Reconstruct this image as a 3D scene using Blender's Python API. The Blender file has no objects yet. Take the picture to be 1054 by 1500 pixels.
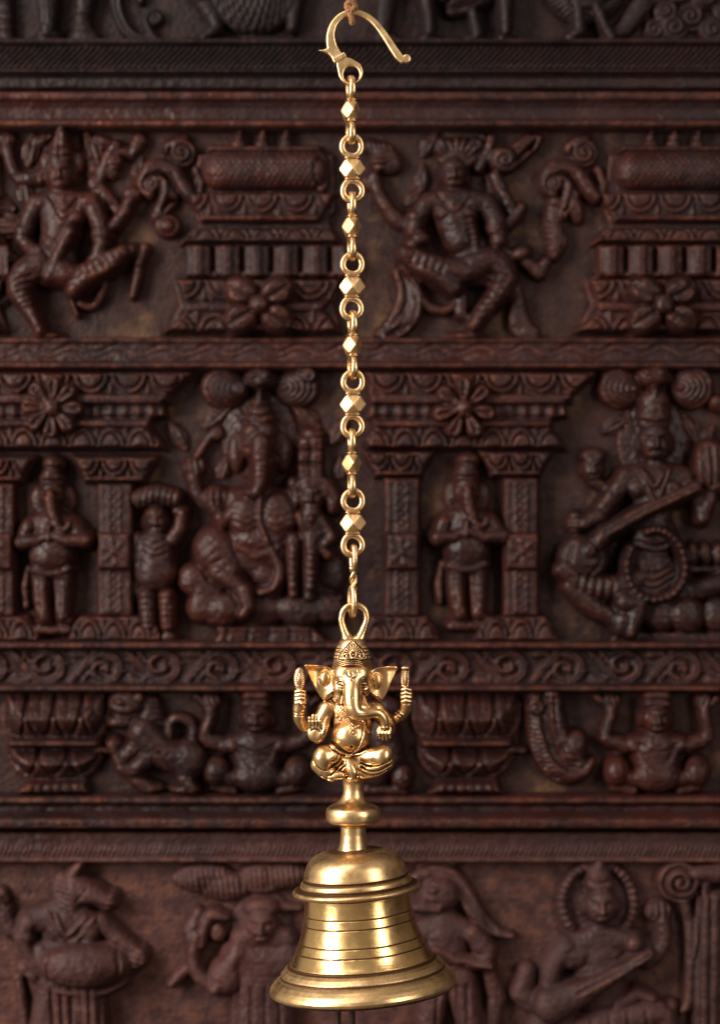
import bpy, bmesh, math, random
import numpy as np

random.seed(7)
RNG = np.random.default_rng(11)
C = bpy.context.scene.collection
PI = math.pi

# ------------------------------------------------------------------ scale
# lengths below are first written in "units" of 0.4 mm (x to the right, y downwards, z towards the room)
K = 0.0004
CX, CY = 527.0, 750.0
CAM_D = 3150.0            # camera to the bell's plane
PANEL_D = 600.0           # bell's plane back to the carved panels
PS = (CAM_D + PANEL_D) / CAM_D
RELIEF = 1.35            # depth of the carving


def Wf(v):
    v = np.asarray(v, float).reshape(-1, 3)
    return np.stack([(v[:, 0] - CX) * K, -v[:, 2] * K, (CY - v[:, 1]) * K], 1)


def Wb(v):
    v = np.asarray(v, float).reshape(-1, 3)
    return np.stack([(v[:, 0] - CX) * K * PS, PANEL_D * K - v[:, 2] * K * PS * RELIEF, (CY - v[:, 1]) * K * PS], 1)


# ------------------------------------------------------------------ objects
def mesh_obj(name, verts, faces, mat, parent=None, origin=None, smooth=True, closed=True, hollow=None):
    """verts: world coordinates (n,3); faces: (m,4) / (m,3) array or a list of tuples"""
    me = bpy.data.meshes.new(name)
    if origin is None:
        origin = (0, 0, 0) if parent is None else world_origin(parent)
    verts = np.asarray(verts, float) - np.asarray(origin, float)
    if isinstance(faces, np.ndarray):
        if closed:
            a, b, c, d = (verts[faces[:, i]] for i in (0, 1, 2, -1))
            if np.sum(a * np.cross(b, c)) + np.sum(a * np.cross(c, d)) < 0:
                faces = faces[:, ::-1]
        n, k = faces.shape
        me.vertices.add(len(verts)); me.vertices.foreach_set('co', verts.astype(np.float32).ravel())
        me.loops.add(n * k); me.loops.foreach_set('vertex_index', faces.astype(np.int32).ravel())
        me.polygons.add(n); me.polygons.foreach_set('loop_start', np.arange(0, n * k, k, dtype=np.int32))
        me.update(calc_edges=True)
    else:
        me.from_pydata([tuple(v) for v in verts], [], [tuple(f) for f in faces])
        bm = bmesh.new(); bm.from_mesh(me)
        bmesh.ops.recalc_face_normals(bm, faces=bm.faces)
        bm.to_mesh(me); bm.free(); me.update()
    me.validate()
    me.polygons.foreach_set('use_smooth', np.full(len(me.polygons), smooth, dtype=bool))
    if hollow is not None:
        at = me.attributes.new('hollow', 'FLOAT', 'POINT'); at.data.foreach_set('value', np.asarray(hollow, np.float32))
    me.materials.append(mat)
    o = bpy.data.objects.new(name, me)
    C.objects.link(o)
    if parent is not None:
        o.parent = parent
        po = world_origin(parent)
        o.location = tuple(np.asarray(origin) - np.asarray(po))
    else:
        o.location = tuple(origin)
    return o


def world_origin(o):
    v = np.array(o.location, float)
    while o.parent is not None:
        o = o.parent
        v += np.array(o.location, float)
    return v


def thing(name, label, cat, loc, group=None):
    o = bpy.data.objects.new(name, None)
    o.empty_display_size = 0.01
    C.objects.link(o); o.location = tuple(loc)
    tag(o, label, cat, group)
    return o


def tag(o, label, cat, group=None):
    o['label'] = label; o['category'] = cat
    if group:
        o['group'] = group


class Geo:
    """collects pieces of one mesh"""
    def __init__(s):
        s.v = []; s.f = []; s.n = 0

    def add(s, v, f):
        v = np.asarray(v, float).reshape(-1, 3)
        s.v.append(v)
        for q in f:
            s.f.append(tuple(int(i) + s.n for i in q))
        s.n += len(v)

    def build(s, name, mat, parent=None, tf=Wf, smooth=True, origin=None):
        return mesh_obj(name, tf(np.concatenate(s.v)), s.f, mat, parent, origin, smooth)


def grid_faces(nu, nv, wrap_u=False, wrap_v=False):
    i = np.arange(nu if wrap_u else nu - 1); j = np.arange(nv if wrap_v else nv - 1)
    I, J = np.meshgrid(i, j, indexing='ij'); I = I.ravel(); J = J.ravel()
    I2 = (I + 1) % nu; J2 = (J + 1) % nv
    return np.stack([I * nv + J, I2 * nv + J, I2 * nv + J2, I * nv + J2], 1)


def catmull(pts, n=8):
    p = np.asarray(pts, float)
    q = np.vstack([2 * p[0] - p[1], p, 2 * p[-1] - p[-2]])
    out = []
    for i in range(1, len(q) - 2):
        for t in np.linspace(0, 1, n, endpoint=False):
            a, b, c, d = q[i - 1], q[i], q[i + 1], q[i + 2]
            out.append(0.5 * (2 * b + (c - a) * t + (2 * a - 5 * b + 4 * c - d) * t * t + (3 * b - a - 3 * c + d) * t ** 3))
    out.append(p[-1])
    return np.array(out)


def tube(g, pts, r, seg=10, closed=False, ry=None):
    """round tube along pts (n,3); r number or list"""
    p = np.asarray(pts, float); n = len(p)
    r = np.broadcast_to(np.asarray(r, float), (n,))
    if closed:
        t = np.roll(p, -1, 0) - np.roll(p, 1, 0)
    else:
        t = np.gradient(p, axis=0)
    t /= np.linalg.norm(t, axis=1)[:, None] + 1e-9
    up = np.array([0, 0, 1.0]) if abs(t[0][2]) < 0.9 else np.array([1.0, 0, 0])
    rings = []
    for i in range(n):
        u = up - t[i] * np.dot(up, t[i]); u /= np.linalg.norm(u) + 1e-9
        up = u
        w = np.cross(t[i], u)
        a = np.linspace(0, 2 * PI, seg, endpoint=False)
        rings.append(p[i] + r[i] * (np.outer(np.cos(a), u) + np.outer(np.sin(a), w)))
    v = np.concatenate(rings)
    f = [tuple(q) for q in grid_faces(n, seg, closed, True)]
    if not closed:
        f.append(tuple(range(seg))[::-1]); f.append(tuple((n - 1) * seg + k for k in range(seg)))
    g.add(v, f)


def superell(g, c, r, e=0.35, nu=20, nv=10):
    """rounded box: centre, half sizes"""
    u = np.linspace(0, 2 * PI, nu, endpoint=False); w = np.linspace(-PI / 2, PI / 2, nv)
    sp = lambda a: np.sign(a) * np.abs(a) ** e
    U, V = np.meshgrid(u, w, indexing='ij')
    x = r[0] * sp(np.cos(V)) * sp(np.cos(U)); z = r[2] * sp(np.cos(V)) * sp(np.sin(U)); y = r[1] * sp(np.sin(V))
    v = np.stack([x + c[0], y + c[1], z + c[2]], -1).reshape(-1, 3)
    g.add(v, [tuple(q) for q in grid_faces(nu, nv, True, False)])


# ------------------------------------------------------------------ implicit volumes
def v_ell(c, r, rot=0.0):
    ca, sa = math.cos(rot), math.sin(rot)

    def f(X, Y, Z):
        x = X - c[0]; y = Y - c[1]; z = Z - c[2]
        xx = (x * ca + y * sa) / r[0]; yy = (-x * sa + y * ca) / r[1]; zz = z / r[2]
        k0 = np.sqrt(xx * xx + yy * yy + zz * zz) + 1e-6
        k1 = np.sqrt((xx / r[0]) ** 2 + (yy / r[1]) ** 2 + (zz / r[2]) ** 2) + 1e-6
        return k0 * (k0 - 1) / k1
    R = max(r)
    return f, (c[0] - R, c[1] - R, c[2] - r[2], c[0] + R, c[1] + R, c[2] + r[2])


def v_cap(a, b, ra, rb):
    a = np.array(a, float); b = np.array(b, float); ba = b - a; L = float(ba @ ba) + 1e-9

    def f(X, Y, Z):
        x = X - a[0]; y = Y - a[1]; z = Z - a[2]
        t = np.clip((x * ba[0] + y * ba[1] + z * ba[2]) / L, 0, 1)
        return np.sqrt((x - t * ba[0]) ** 2 + (y - t * ba[1]) ** 2 + (z - t * ba[2]) ** 2) - (ra + (rb - ra) * t)
    R = max(ra, rb); lo = np.minimum(a, b) - R; hi = np.maximum(a, b) + R
    return f, (*lo, *hi)


def d_poly(X, Y, pts):
    """signed distance to a polygon in the plane"""
    P = np.asarray(pts, float)
    d = np.full(np.broadcast(X, Y).shape, 1e9); s = np.ones(d.shape)
    n = len(P)
    for i in range(n):
        a = P[i]; b = P[i - 1]
        ex, ey = b - a
        wx = X - a[0]; wy = Y - a[1]
        t = np.clip((wx * ex + wy * ey) / (ex * ex + ey * ey + 1e-9), 0, 1)
        d = np.minimum(d, (wx - ex * t) ** 2 + (wy - ey * t) ** 2)
        c1 = Y >= a[1]; c2 = Y < b[1]; c3 = ex * wy > ey * wx
        flip = (c1 & c2 & c3) | (~c1 & ~c2 & ~c3)
        s = np.where(flip, -s, s)
    return s * np.sqrt(d)


def d_line(X, Y, pts):
    P = np.asarray(pts, float)
    d = np.full(np.broadcast(X, Y).shape, 1e9)
    for i in range(len(P) - 1):
        a = P[i]; e = P[i + 1] - a
        wx = X - a[0]; wy = Y - a[1]
        t = np.clip((wx * e[0] + wy * e[1]) / (e @ e + 1e-9), 0, 1)
        d = np.minimum(d, (wx - e[0] * t) ** 2 + (wy - e[1] * t) ** 2)
    return np.sqrt(d)


class Vol:
    def __init__(s, lo, hi, step):
        s.lo = np.array(lo, float); s.step = step
        s.n = np.ceil((np.array(hi) - s.lo) / step).astype(int) + 1
        s.ax = [(s.lo[i] + np.arange(s.n[i]) * step).astype(np.float32) for i in range(3)]
        s.d = np.full(tuple(s.n), 50.0, np.float32)

    def win(s, bb, pad):
        sl = []
        for i in range(3):
            a = int(max(0, math.floor((bb[i] - pad - s.lo[i]) / s.step)))
            b = int(min(s.n[i], math.ceil((bb[i + 3] + pad - s.lo[i]) / s.step) + 1))
            sl.append(slice(a, max(a, b)))
        X = s.ax[0][sl[0]][:, None, None]; Y = s.ax[1][sl[1]][None, :, None]; Z = s.ax[2][sl[2]][None, None, :]
        return tuple(sl), X, Y, Z

    def add(s, fb, k=3.0):
        f, bb = fb
        sl, X, Y, Z = s.win(bb, 6 + k)
        if 0 in s.d[sl].shape:
            return s
        a = s.d[sl]; b = f(X, Y, Z).astype(np.float32)
        h = np.maximum(k - np.abs(a - b), 0)
        s.d[sl] = np.minimum(a, b) - h * h / (4 * k)
        return s

    def sub(s, fb, k=1.0):
        f, bb = fb
        sl, X, Y, Z = s.win(bb, 3 + k)
        a = s.d[sl]; b = -f(X, Y, Z).astype(np.float32)
        h = np.maximum(k - np.abs(a - b), 0)
        s.d[sl] = np.maximum(a, b) + h * h / (4 * k)
        return s

    def ell(s, c, r, k=3.0, rot=0.0):
        return s.add(v_ell(c, r, rot), k)

    def path(s, pts, k=3.0, smooth=0):
        p = np.asarray(pts, float)
        if smooth:
            p = catmull(p, smooth)
        fs = [v_cap(p[i][:3], p[i + 1][:3], p[i][3], p[i + 1][3]) for i in range(len(p) - 1)]
        bb = np.array([f[1] for f in fs])
        box = (*bb[:, :3].min(0), *bb[:, 3:].max(0))

        def g(X, Y, Z):
            d = fs[0][0](X, Y, Z)
            for q in fs[1:]:
                d = np.minimum(d, q[0](X, Y, Z))
            return d
        return s.add((g, box), k)

    def engrave(s, pts, w, depth, zmin=-1e9, zmax=1e9, smooth=0):
        """line cut (or with depth < 0 raised) from the front"""
        p = np.asarray(pts, float)
        if smooth:
            p = catmull(p, smooth)
        lo = p.min(0); hi = p.max(0)
        sl, X, Y, Z = s.win((lo[0], lo[1], max(zmin, s.lo[2]), hi[0], hi[1], min(zmax, s.ax[2][-1])), 3 * w)
        q = depth * np.exp(-(d_line(X[:, :, 0], Y[:, :, 0], p) / w) ** 2)
        s.d[sl] += q[:, :, None].astype(np.float32)
        return s

    def front(s, x, y):
        i = int(round((x - s.lo[0]) / s.step)); j = int(round((y - s.lo[1]) / s.step))
        c = np.nonzero(s.d[i, j] < 0)[0]
        return float(s.ax[2][c[-1]]) if len(c) else 0.0

    def mesh(s):
        d = s.d; ins = d < 0
        nx, ny, nz = d.shape
        cnt = np.zeros((nx - 1, ny - 1, nz - 1), np.int8)
        for a in (0, 1):
            for b in (0, 1):
                for c in (0, 1):
                    cnt += ins[a:nx - 1 + a, b:ny - 1 + b, c:nz - 1 + c]
        act = (cnt > 0) & (cnt < 8)
        I = np.argwhere(act)
        idx = np.full(act.shape, -1, np.int32); idx[act] = np.arange(len(I))
        corner = {}
        for a in (0, 1):
            for b in (0, 1):
                for c in (0, 1):
                    corner[(a, b, c)] = d[I[:, 0] + a, I[:, 1] + b, I[:, 2] + c].astype(float)
        acc = np.zeros((len(I), 3)); num = np.zeros(len(I))
        for c0, v0 in corner.items():
            for axx in range(3):
                if c0[axx]:
                    continue
                c1 = list(c0); c1[axx] = 1; v1 = corner[tuple(c1)]
                m = (v0 < 0) != (v1 < 0)
                t = np.where(m, v0 / np.where(m, v0 - v1, 1), 0)
                for k in range(3):
                    acc[:, k] += np.where(m, c0[k] + (t if k == axx else 0), 0)
                num += m
        V = s.lo + (I + acc / num[:, None]) * s.step
        F = []
        for axx in range(3):
            sl0 = [slice(None)] * 3; sl1 = [slice(None)] * 3
            sl0[axx] = slice(0, -1); sl1[axx] = slice(1, None)
            A = ins[tuple(sl0)]; B = ins[tuple(sl1)]
            e = np.argwhere(A != B)
            o1, o2 = [k for k in range(3) if k != axx]
            ok = (e[:, o1] > 0) & (e[:, o2] > 0) & (e[:, o1] < d.shape[o1] - 1) & (e[:, o2] < d.shape[o2] - 1)
            e = e[ok]
            q = []
            for (u, w) in ((-1, -1), (0, -1), (0, 0), (-1, 0)):
                t = e.copy(); t[:, o1] += u; t[:, o2] += w
                q.append(idx[t[:, 0], t[:, 1], t[:, 2]])
            q = np.stack(q, 1)
            fl = A[e[:, 0], e[:, 1], e[:, 2]]
            if axx == 1:
                fl = ~fl
            q[fl] = q[fl][:, ::-1]
            F.append(q)
        F = np.concatenate(F)
        # how deeply each point sits in a crease (coloured darker there: tarnish plus painted shade)
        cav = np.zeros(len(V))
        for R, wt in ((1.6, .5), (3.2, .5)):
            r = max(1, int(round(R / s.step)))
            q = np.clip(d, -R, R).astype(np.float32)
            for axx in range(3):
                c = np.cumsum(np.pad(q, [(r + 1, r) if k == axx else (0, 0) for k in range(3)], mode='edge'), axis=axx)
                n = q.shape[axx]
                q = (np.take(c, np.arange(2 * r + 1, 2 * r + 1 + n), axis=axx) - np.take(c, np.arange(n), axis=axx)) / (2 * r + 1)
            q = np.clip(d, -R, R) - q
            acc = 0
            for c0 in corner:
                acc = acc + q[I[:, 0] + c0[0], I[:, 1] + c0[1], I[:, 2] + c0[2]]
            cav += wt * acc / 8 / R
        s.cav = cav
        return V, F


# ------------------------------------------------------------------ carved reliefs (height above the board)
def vnoise(X, Y, size, seed):
    r = np.random.default_rng(seed).random((64, 64))
    x = X / size; y = Y / size
    i = np.floor(x).astype(int); j = np.floor(y).astype(int)
    fx = x - i; fy = y - j
    fx = fx * fx * (3 - 2 * fx); fy = fy * fy * (3 - 2 * fy)
    g = lambda a, b: r[a % 64, b % 64]
    return (g(i, j) * (1 - fx) + g(i + 1, j) * fx) * (1 - fy) + (g(i, j + 1) * (1 - fx) + g(i + 1, j + 1) * fx) * fy


class HF:
    SL = 3.0

    def __init__(s, x0, y0, x1, y1, step=1.6):
        s.step = step
        s.x = np.arange(x0, x1 + step, step); s.y = np.arange(y0, y1 + step, step)
        s.X, s.Y = np.meshgrid(s.x, s.y, indexing='ij')
        s.h = np.full(s.X.shape, -30.0)

    def put(s, n, k=2.0):
        h = np.maximum(k - np.abs(s.h - n), 0)
        s.h = np.maximum(s.h, n) + h * h / (4 * k)
        return s

    def dome(s, d, r, H, lift, k=2.0):
        t = np.clip(1 + d / np.maximum(r, 1e-3), 0, 1)
        return s.put(np.where(d < 0, lift + H * np.sqrt(np.clip(1 - t * t, 0, 1)), lift - s.SL * d), k)

    def e(s, cx, cy, rx, ry, H=None, lift=5, rot=0, k=2.0):
        a = math.radians(rot); ca, sa = math.cos(a), math.sin(a)
        x = s.X - cx; y = s.Y - cy
        q = np.sqrt(((x * ca + y * sa) / rx) ** 2 + ((-x * sa + y * ca) / ry) ** 2)
        m = min(rx, ry)
        return s.dome((q - 1) * m, m, m * .8 if H is None else H, lift, k)

    def c(s, pts, H=None, lift=5, k=2.0, smooth=0):
        """limb: [(x,y,r), ...]"""
        p = np.asarray(pts, float)
        if smooth:
            p = catmull(p, smooth)
        D = np.full(s.X.shape, 1e9); R = np.ones(s.X.shape)
        for i in range(len(p) - 1):
            a = p[i]; e = p[i + 1] - a
            wx = s.X - a[0]; wy = s.Y - a[1]
            t = np.clip((wx * e[0] + wy * e[1]) / (e[0] ** 2 + e[1] ** 2 + 1e-9), 0, 1)
            r = a[2] + e[2] * t
            d = np.sqrt((wx - e[0] * t) ** 2 + (wy - e[1] * t) ** 2) - r
            m = d < D
            D = np.where(m, d, D); R = np.where(m, r, R)
        return s.dome(D, R, R * .85 if H is None else H, lift, k)

    def p(s, pts, H=8, lift=4, bev=4, k=1.0):
        d = d_poly(s.X, s.Y, pts)
        t = np.clip(-d / bev, 0, 1)
        return s.put(np.where(d < 0, lift + H * np.sin(t * PI / 2), lift - s.SL * d), k)

    def box(s, x0, y0, x1, y1, H=8, lift=4, bev=4, k=1.0):
        return s.p([(x0, y0), (x1, y0), (x1, y1), (x0, y1)], H, lift, bev, k)

    def g(s, pts, w=2.0, depth=3.0, smooth=0):
        p = np.asarray(pts, float)
        if smooth:
            p = catmull(p, smooth)
        w = max(w, 1.25 * s.step) * 1.1
        s.h -= 1.4 * depth * np.exp(-(d_line(s.X, s.Y, p) / w) ** 2)
        return s

    def ring(s, cx, cy, rx, ry, w=2, depth=3):
        a = np.linspace(0, 2 * PI, 40)
        return s.g(np.stack([cx + rx * np.cos(a), cy + ry * np.sin(a)], 1), w, depth)

    def spiral(s, cx, cy, r, turns=2.0, a0=0, w=2.2, depth=4, sgn=1):
        t = np.linspace(0, 1, int(24 * turns))
        a = math.radians(a0) + sgn * t * turns * 2 * PI
        rr = r * (1 - t * .9)
        return s.g(np.stack([cx + rr * np.cos(a), cy + rr * np.sin(a)], 1), w, depth)

    def scroll(s, cx, cy, r, turns=1.8, a0=0, sgn=1, H=10, lift=8):
        s.e(cx, cy, r, r, H, lift)
        return s.spiral(cx, cy, r * .92, turns, a0, max(1.6, r * .1), H * .45, sgn)

    def field(s, fn):
        s.h = np.maximum(s.h, fn(s.X, s.Y)); return s

    def clip(s, pts, slope=3.0):
        s.h = np.minimum(s.h, -slope * d_poly(s.X, s.Y, pts)); return s

    def face(s, cx, cy, w, hgt, lift=10, rot=0, H=None, ears=True):
        """carved human face"""
        if ears:
            s.e(cx - w * 1.02, cy + hgt * .1, w * .25, hgt * .42, 5, lift - 4); s.e(cx + w * 1.02, cy + hgt * .1, w * .25, hgt * .42, 5, lift - 4)
        s.e(cx, cy, w, hgt, w * .9 if H is None else H, lift)
        s.g([(cx - w * .62, cy - hgt * .18), (cx - w * .2, cy - hgt * .1)], w * .16, w * .2)
        s.g([(cx + w * .62, cy - hgt * .18), (cx + w * .2, cy - hgt * .1)], w * .16, w * .2)
        s.e(cx - w * .4, cy - hgt * .03, w * .2, hgt * .1, 2, lift + w * .68); s.e(cx + w * .4, cy - hgt * .03, w * .2, hgt * .1, 2, lift + w * .68)
        s.c([(cx, cy - hgt * .15, w * .1), (cx, cy + hgt * .25, w * .2)], w * .25, lift + w * .85)
        s.g([(cx - w * .3, cy + hgt * .5), (cx + w * .3, cy + hgt * .5)], w * .1, w * .18)
        s.c([(cx - w * .2, cy + hgt * .6, w * .1), (cx + w * .2, cy + hgt * .6, w * .1)], w * .1, lift + w * .66)
        return s

    def fist(s, cx, cy, r, rot=0, lift=14, H=None):
        s.e(cx, cy, r, r * 1.15, r * .7 if H is None else H, lift, rot)
        a = math.radians(rot); ca, sa = math.cos(a), math.sin(a)
        for t in (-.5, 0, .5):
            u = t * r * 1.2
            x0, y0 = cx - u * sa - r * .75 * ca, cy + u * ca - r * .75 * sa
            x1, y1 = cx - u * sa + r * .5 * ca, cy + u * ca + r * .5 * sa
            s.g([(x0, y0), (x1, y1)], max(1.5, r * .12), r * .22)
        return s

    def finish(s, name, parent, mat, seed=0, rough=1.0, blur=1):
        h = s.h
        for _ in range(blur):
            q = np.pad(h, 1, mode='edge')
            h = (4 * q[1:-1, 1:-1] + 2 * (q[:-2, 1:-1] + q[2:, 1:-1] + q[1:-1, :-2] + q[1:-1, 2:]) +
                 q[:-2, :-2] + q[2:, 2:] + q[:-2, 2:] + q[2:, :-2]) / 16
        h = h + rough * 1.0 * (vnoise(s.X, s.Y, 8, seed + 1) - .5) + rough * 1.8 * (vnoise(s.X, s.Y, 24, seed + 2) - .5)
        h = h + rough * .45 * (vnoise(s.X, s.Y, 3.6, seed + 5) - .5)
        keep = h > -1.0
        q = np.pad(keep, 1)
        keep = q[1:-1, 1:-1] | q[:-2, 1:-1] | q[2:, 1:-1] | q[1:-1, :-2] | q[1:-1, 2:]
        h = np.maximum(h, -3.0)
        nu, nv = h.shape
        F = grid_faces(nu, nv)
        kf = keep.ravel()
        F = F[kf[F].all(1)]
        used = np.unique(F)
        mp = np.full(nu * nv, -1); mp[used] = np.arange(len(used))
        V = np.stack([s.X.ravel(), s.Y.ravel(), h.ravel()], 1)[used]
        F = mp[F][:, ::-1]
        return mesh_obj(name, Wb(V), F, mat, parent, closed=False)


def petals(X, Y, y0, y1, per, ph, H, flip=False):
    """row of carved petals between two heights"""
    u = ((X - ph) / per) % 1.0 - .5
    v = (Y - y0) / (y1 - y0)
    if flip:
        v = 1 - v
    q = (u / .44) ** 2 + (v / .92) ** 2
    h = np.where(q < 1, .5 + .35 * np.sqrt(np.clip(1 - q, 0, 1)), .08)
    h -= .55 * np.exp(-((q - .6) / .13) ** 2)
    h += .35 * np.exp(-((q - .9) / .1) ** 2)
    h += .5 * np.exp(-((np.abs(u) - .5) / .055) ** 2) * np.clip(v * 1.5 - .3, 0, 1)
    r = np.where((v > 0) & (v < 1), H * h, -30)
    return r


def band(Y, y0, y1, H, rnd=2.5):
    """plain raised strip with rounded edges"""
    d = np.maximum(y0 - Y, Y - y1)
    t = np.clip(-d / rnd, 0, 1)
    return np.where(d < 0, H - rnd + rnd * np.sin(t * PI / 2), H - rnd - 4 * d)


# ------------------------------------------------------------------ materials
def new_mat(name):
    m = bpy.data.materials.new(name); m.use_nodes = True
    nt = m.node_tree; nt.nodes.clear()
    out = nt.nodes.new('ShaderNodeOutputMaterial'); b = nt.nodes.new('ShaderNodeBsdfPrincipled')
    nt.links.new(b.outputs[0], out.inputs[0])
    return m, nt, b


def node(nt, t, **kw):
    n = nt.nodes.new(t)
    for k, v in kw.items():
        setattr(n, k, v)
    return n


def ramp(nt, src, stops):
    r = nt.nodes.new('ShaderNodeValToRGB')
    cr = r.color_ramp
    while len(cr.elements) < len(stops):
        cr.elements.new(.5)
    for e, (p, c) in zip(cr.elements, stops):
        e.position = p; e.color = (*c, 1) if len(c) == 3 else c
    nt.links.new(src, r.inputs[0])
    return r


def noise(nt, scale, detail=4, rough=.55, vec=None, mapping=None):
    n = nt.nodes.new('ShaderNodeTexNoise')
    n.inputs['Scale'].default_value = scale; n.inputs['Detail'].default_value = detail; n.inputs['Roughness'].default_value = rough
    tc = nt.nodes.new('ShaderNodeTexCoord'); src = tc.outputs['Object']
    if mapping:
        mp = nt.nodes.new('ShaderNodeMapping'); mp.inputs['Scale'].default_value = mapping
        nt.links.new(src, mp.inputs[0]); src = mp.outputs[0]
    nt.links.new(src, n.inputs['Vector'])
    return n


def mix(nt, fac, a, b, mode='MIX'):
    m = nt.nodes.new('ShaderNodeMix'); m.data_type = 'RGBA'; m.blend_type = mode
    for sock, v in ((0, fac), (6, a), (7, b)):
        if hasattr(v, 'is_output'):
            nt.links.new(v, m.inputs[sock])
        elif sock == 0:
            m.inputs[0].default_value = v
        else:
            m.inputs[sock].default_value = (*v, 1)
    return m.outputs[2]


def math_n(nt, op, a, b=0.0):
    m = nt.nodes.new('ShaderNodeMath'); m.operation = op
    for i, v in enumerate((a, b)):
        if hasattr(v, 'is_output'):
            nt.links.new(v, m.inputs[i])
        else:
            m.inputs[i].default_value = v
    return m.outputs[0]


def brass(name, col=(.78, .53, .19), dark=(.17, .09, .045), rough=.24, patina_shade=(.47, .40), brushed=0.0, spots=.35, bump=.12, grime=.05):
    """old polished brass: metal with hollows darkened by tarnish (and, on the figurine, painted shade), fine scratches and casting pits"""
    m, nt, b = new_mat(name)
    L = nt.links
    b.inputs['Metallic'].default_value = 1.0
    n1 = noise(nt, 60, 5, .6)
    tone = ramp(nt, n1.outputs['Fac'], [(.3, tuple(c * .86 for c in col)), (.7, col)])
    base = tone.outputs[0]
    # tarnish blotches
    n2 = noise(nt, 170, 6, .65)
    blot = ramp(nt, n2.outputs['Fac'], [(.56, (0, 0, 0)), (.72, (1, 1, 1))])
    base = mix(nt, math_n(nt, 'MULTIPLY', blot.outputs[0], spots), base, (.52, .29, .12))
    patf = None
    if patina_shade:
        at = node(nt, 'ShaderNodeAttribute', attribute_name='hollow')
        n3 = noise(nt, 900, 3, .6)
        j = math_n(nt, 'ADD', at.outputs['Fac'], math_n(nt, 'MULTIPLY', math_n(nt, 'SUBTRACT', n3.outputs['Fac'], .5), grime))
        pr = ramp(nt, j, [(patina_shade[0], (0, 0, 0)), (patina_shade[1], (1, 1, 1))])
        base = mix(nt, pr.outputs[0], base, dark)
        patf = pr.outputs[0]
    L.new(base, b.inputs['Base Color'])
    n4 = noise(nt, 120, 5, .7)
    rr = ramp(nt, n4.outputs['Fac'], [(.3, (rough * .75,) * 3), (.75, (rough * 1.4,) * 3)])
    r_out = rr.outputs[0]
    if patf is not None:
        r_out = mix(nt, patf, r_out, (.6, .6, .6))
    L.new(r_out, b.inputs['Roughness'])
    # bump: pits and dents, lathe scratches
    n5 = noise(nt, 700, 4, .6); n6 = noise(nt, 130, 2, .5)
    hsum = math_n(nt, 'ADD', math_n(nt, 'MULTIPLY', n5.outputs['Fac'], .35), n6.outputs['Fac'])
    bm = node(nt, 'ShaderNodeBump'); bm.inputs['Strength'].default_value = bump; bm.inputs['Distance'].default_value = .0006
    L.new(hsum, bm.inputs['Height'])
    last = bm
    if brushed:
        n7 = noise(nt, 1.0, 3, .6, mapping=(18, 18, 2600))
        b2 = node(nt, 'ShaderNodeBump'); b2.inputs['Strength'].default_value = brushed; b2.inputs['Distance'].default_value = .0002
        L.new(n7.outputs['Fac'], b2.inputs['Height']); L.new(bm.outputs[0], b2.inputs['Normal'])
        last = b2
    L.new(last.outputs[0], b.inputs['Normal'])
    return m


def wood(name, base=(.052, .025, .021), red=(.105, .036, .022), dust=(.085, .058, .056), worn=(.20, .085, .035), dim=.82,
         seed=0.0, rough=.42, dusty=.5, wear=.55, tan=0.0, cut=.35):
    """oiled dark carved wood: grain along the boards, rubbed edges, dust in flat places"""
    base, red, dust, worn = (tuple(c * dim for c in q) for q in (base, red, dust, worn))
    m, nt, b = new_mat(name)
    L = nt.links
    g = noise(nt, 1.0, 5, .6, mapping=(9, 60, 130))
    big = noise(nt, 7 + seed, 4, .6)
    med = noise(nt, 38 + seed, 5, .65)
    c0 = ramp(nt, g.outputs['Fac'], [(.3, tuple(c * .75 for c in base)), (.7, base)]).outputs[0]
    c1 = mix(nt, ramp(nt, big.outputs['Fac'], [(.42, (0, 0, 0)), (.68, (1, 1, 1))]).outputs[0], c0, red)
    c2 = mix(nt, math_n(nt, 'MULTIPLY', ramp(nt, med.outputs['Fac'], [(.45, (0, 0, 0)), (.7, (1, 1, 1))]).outputs[0], dusty), c1, dust)
    geo = node(nt, 'ShaderNodeNewGeometry')
    fine = noise(nt, 90, 5, .7)
    pt = ramp(nt, geo.outputs['Pointiness'], [(.502, (0, 0, 0)), (.535, (1, 1, 1))]).outputs[0]
    fm = ramp(nt, fine.outputs['Fac'], [(.42, (0, 0, 0)), (.66, (1, 1, 1))]).outputs[0]
    wf = math_n(nt, 'MULTIPLY', math_n(nt, 'MULTIPLY', pt, fm), wear)
    c3 = mix(nt, wf, c2, worn)
    if tan:
        tn = noise(nt, 23 + seed, 5, .6)
        c3 = mix(nt, math_n(nt, 'MULTIPLY', ramp(nt, tn.outputs['Fac'], [(.54, (0, 0, 0)), (.68, (1, 1, 1))]).outputs[0], tan), c3, (.085, .041, .019))
    L.new(c3, b.inputs['Base Color'])
    rr = ramp(nt, med.outputs['Fac'], [(.3, (rough * .8,) * 3), (.75, (min(1, rough * 1.55),) * 3)])
    L.new(rr.outputs[0], b.inputs['Roughness'])
    b.inputs['Specular IOR Level'].default_value = .19
    bm = node(nt, 'ShaderNodeBump'); bm.inputs['Strength'].default_value = .9; bm.inputs['Distance'].default_value = .0016
    vo = nt.nodes.new('ShaderNodeTexVoronoi'); vo.inputs['Scale'].default_value = 300
    tco = nt.nodes.new('ShaderNodeTexCoord'); nt.links.new(tco.outputs['Object'], vo.inputs['Vector'])
    hs = math_n(nt, 'ADD', g.outputs['Fac'], math_n(nt, 'ADD', math_n(nt, 'MULTIPLY', fine.outputs['Fac'], .5), math_n(nt, 'MULTIPLY', vo.outputs['Distance'], cut)))
    L.new(hs, bm.inputs['Height']); L.new(bm.outputs[0], b.inputs['Normal'])
    return m


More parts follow.
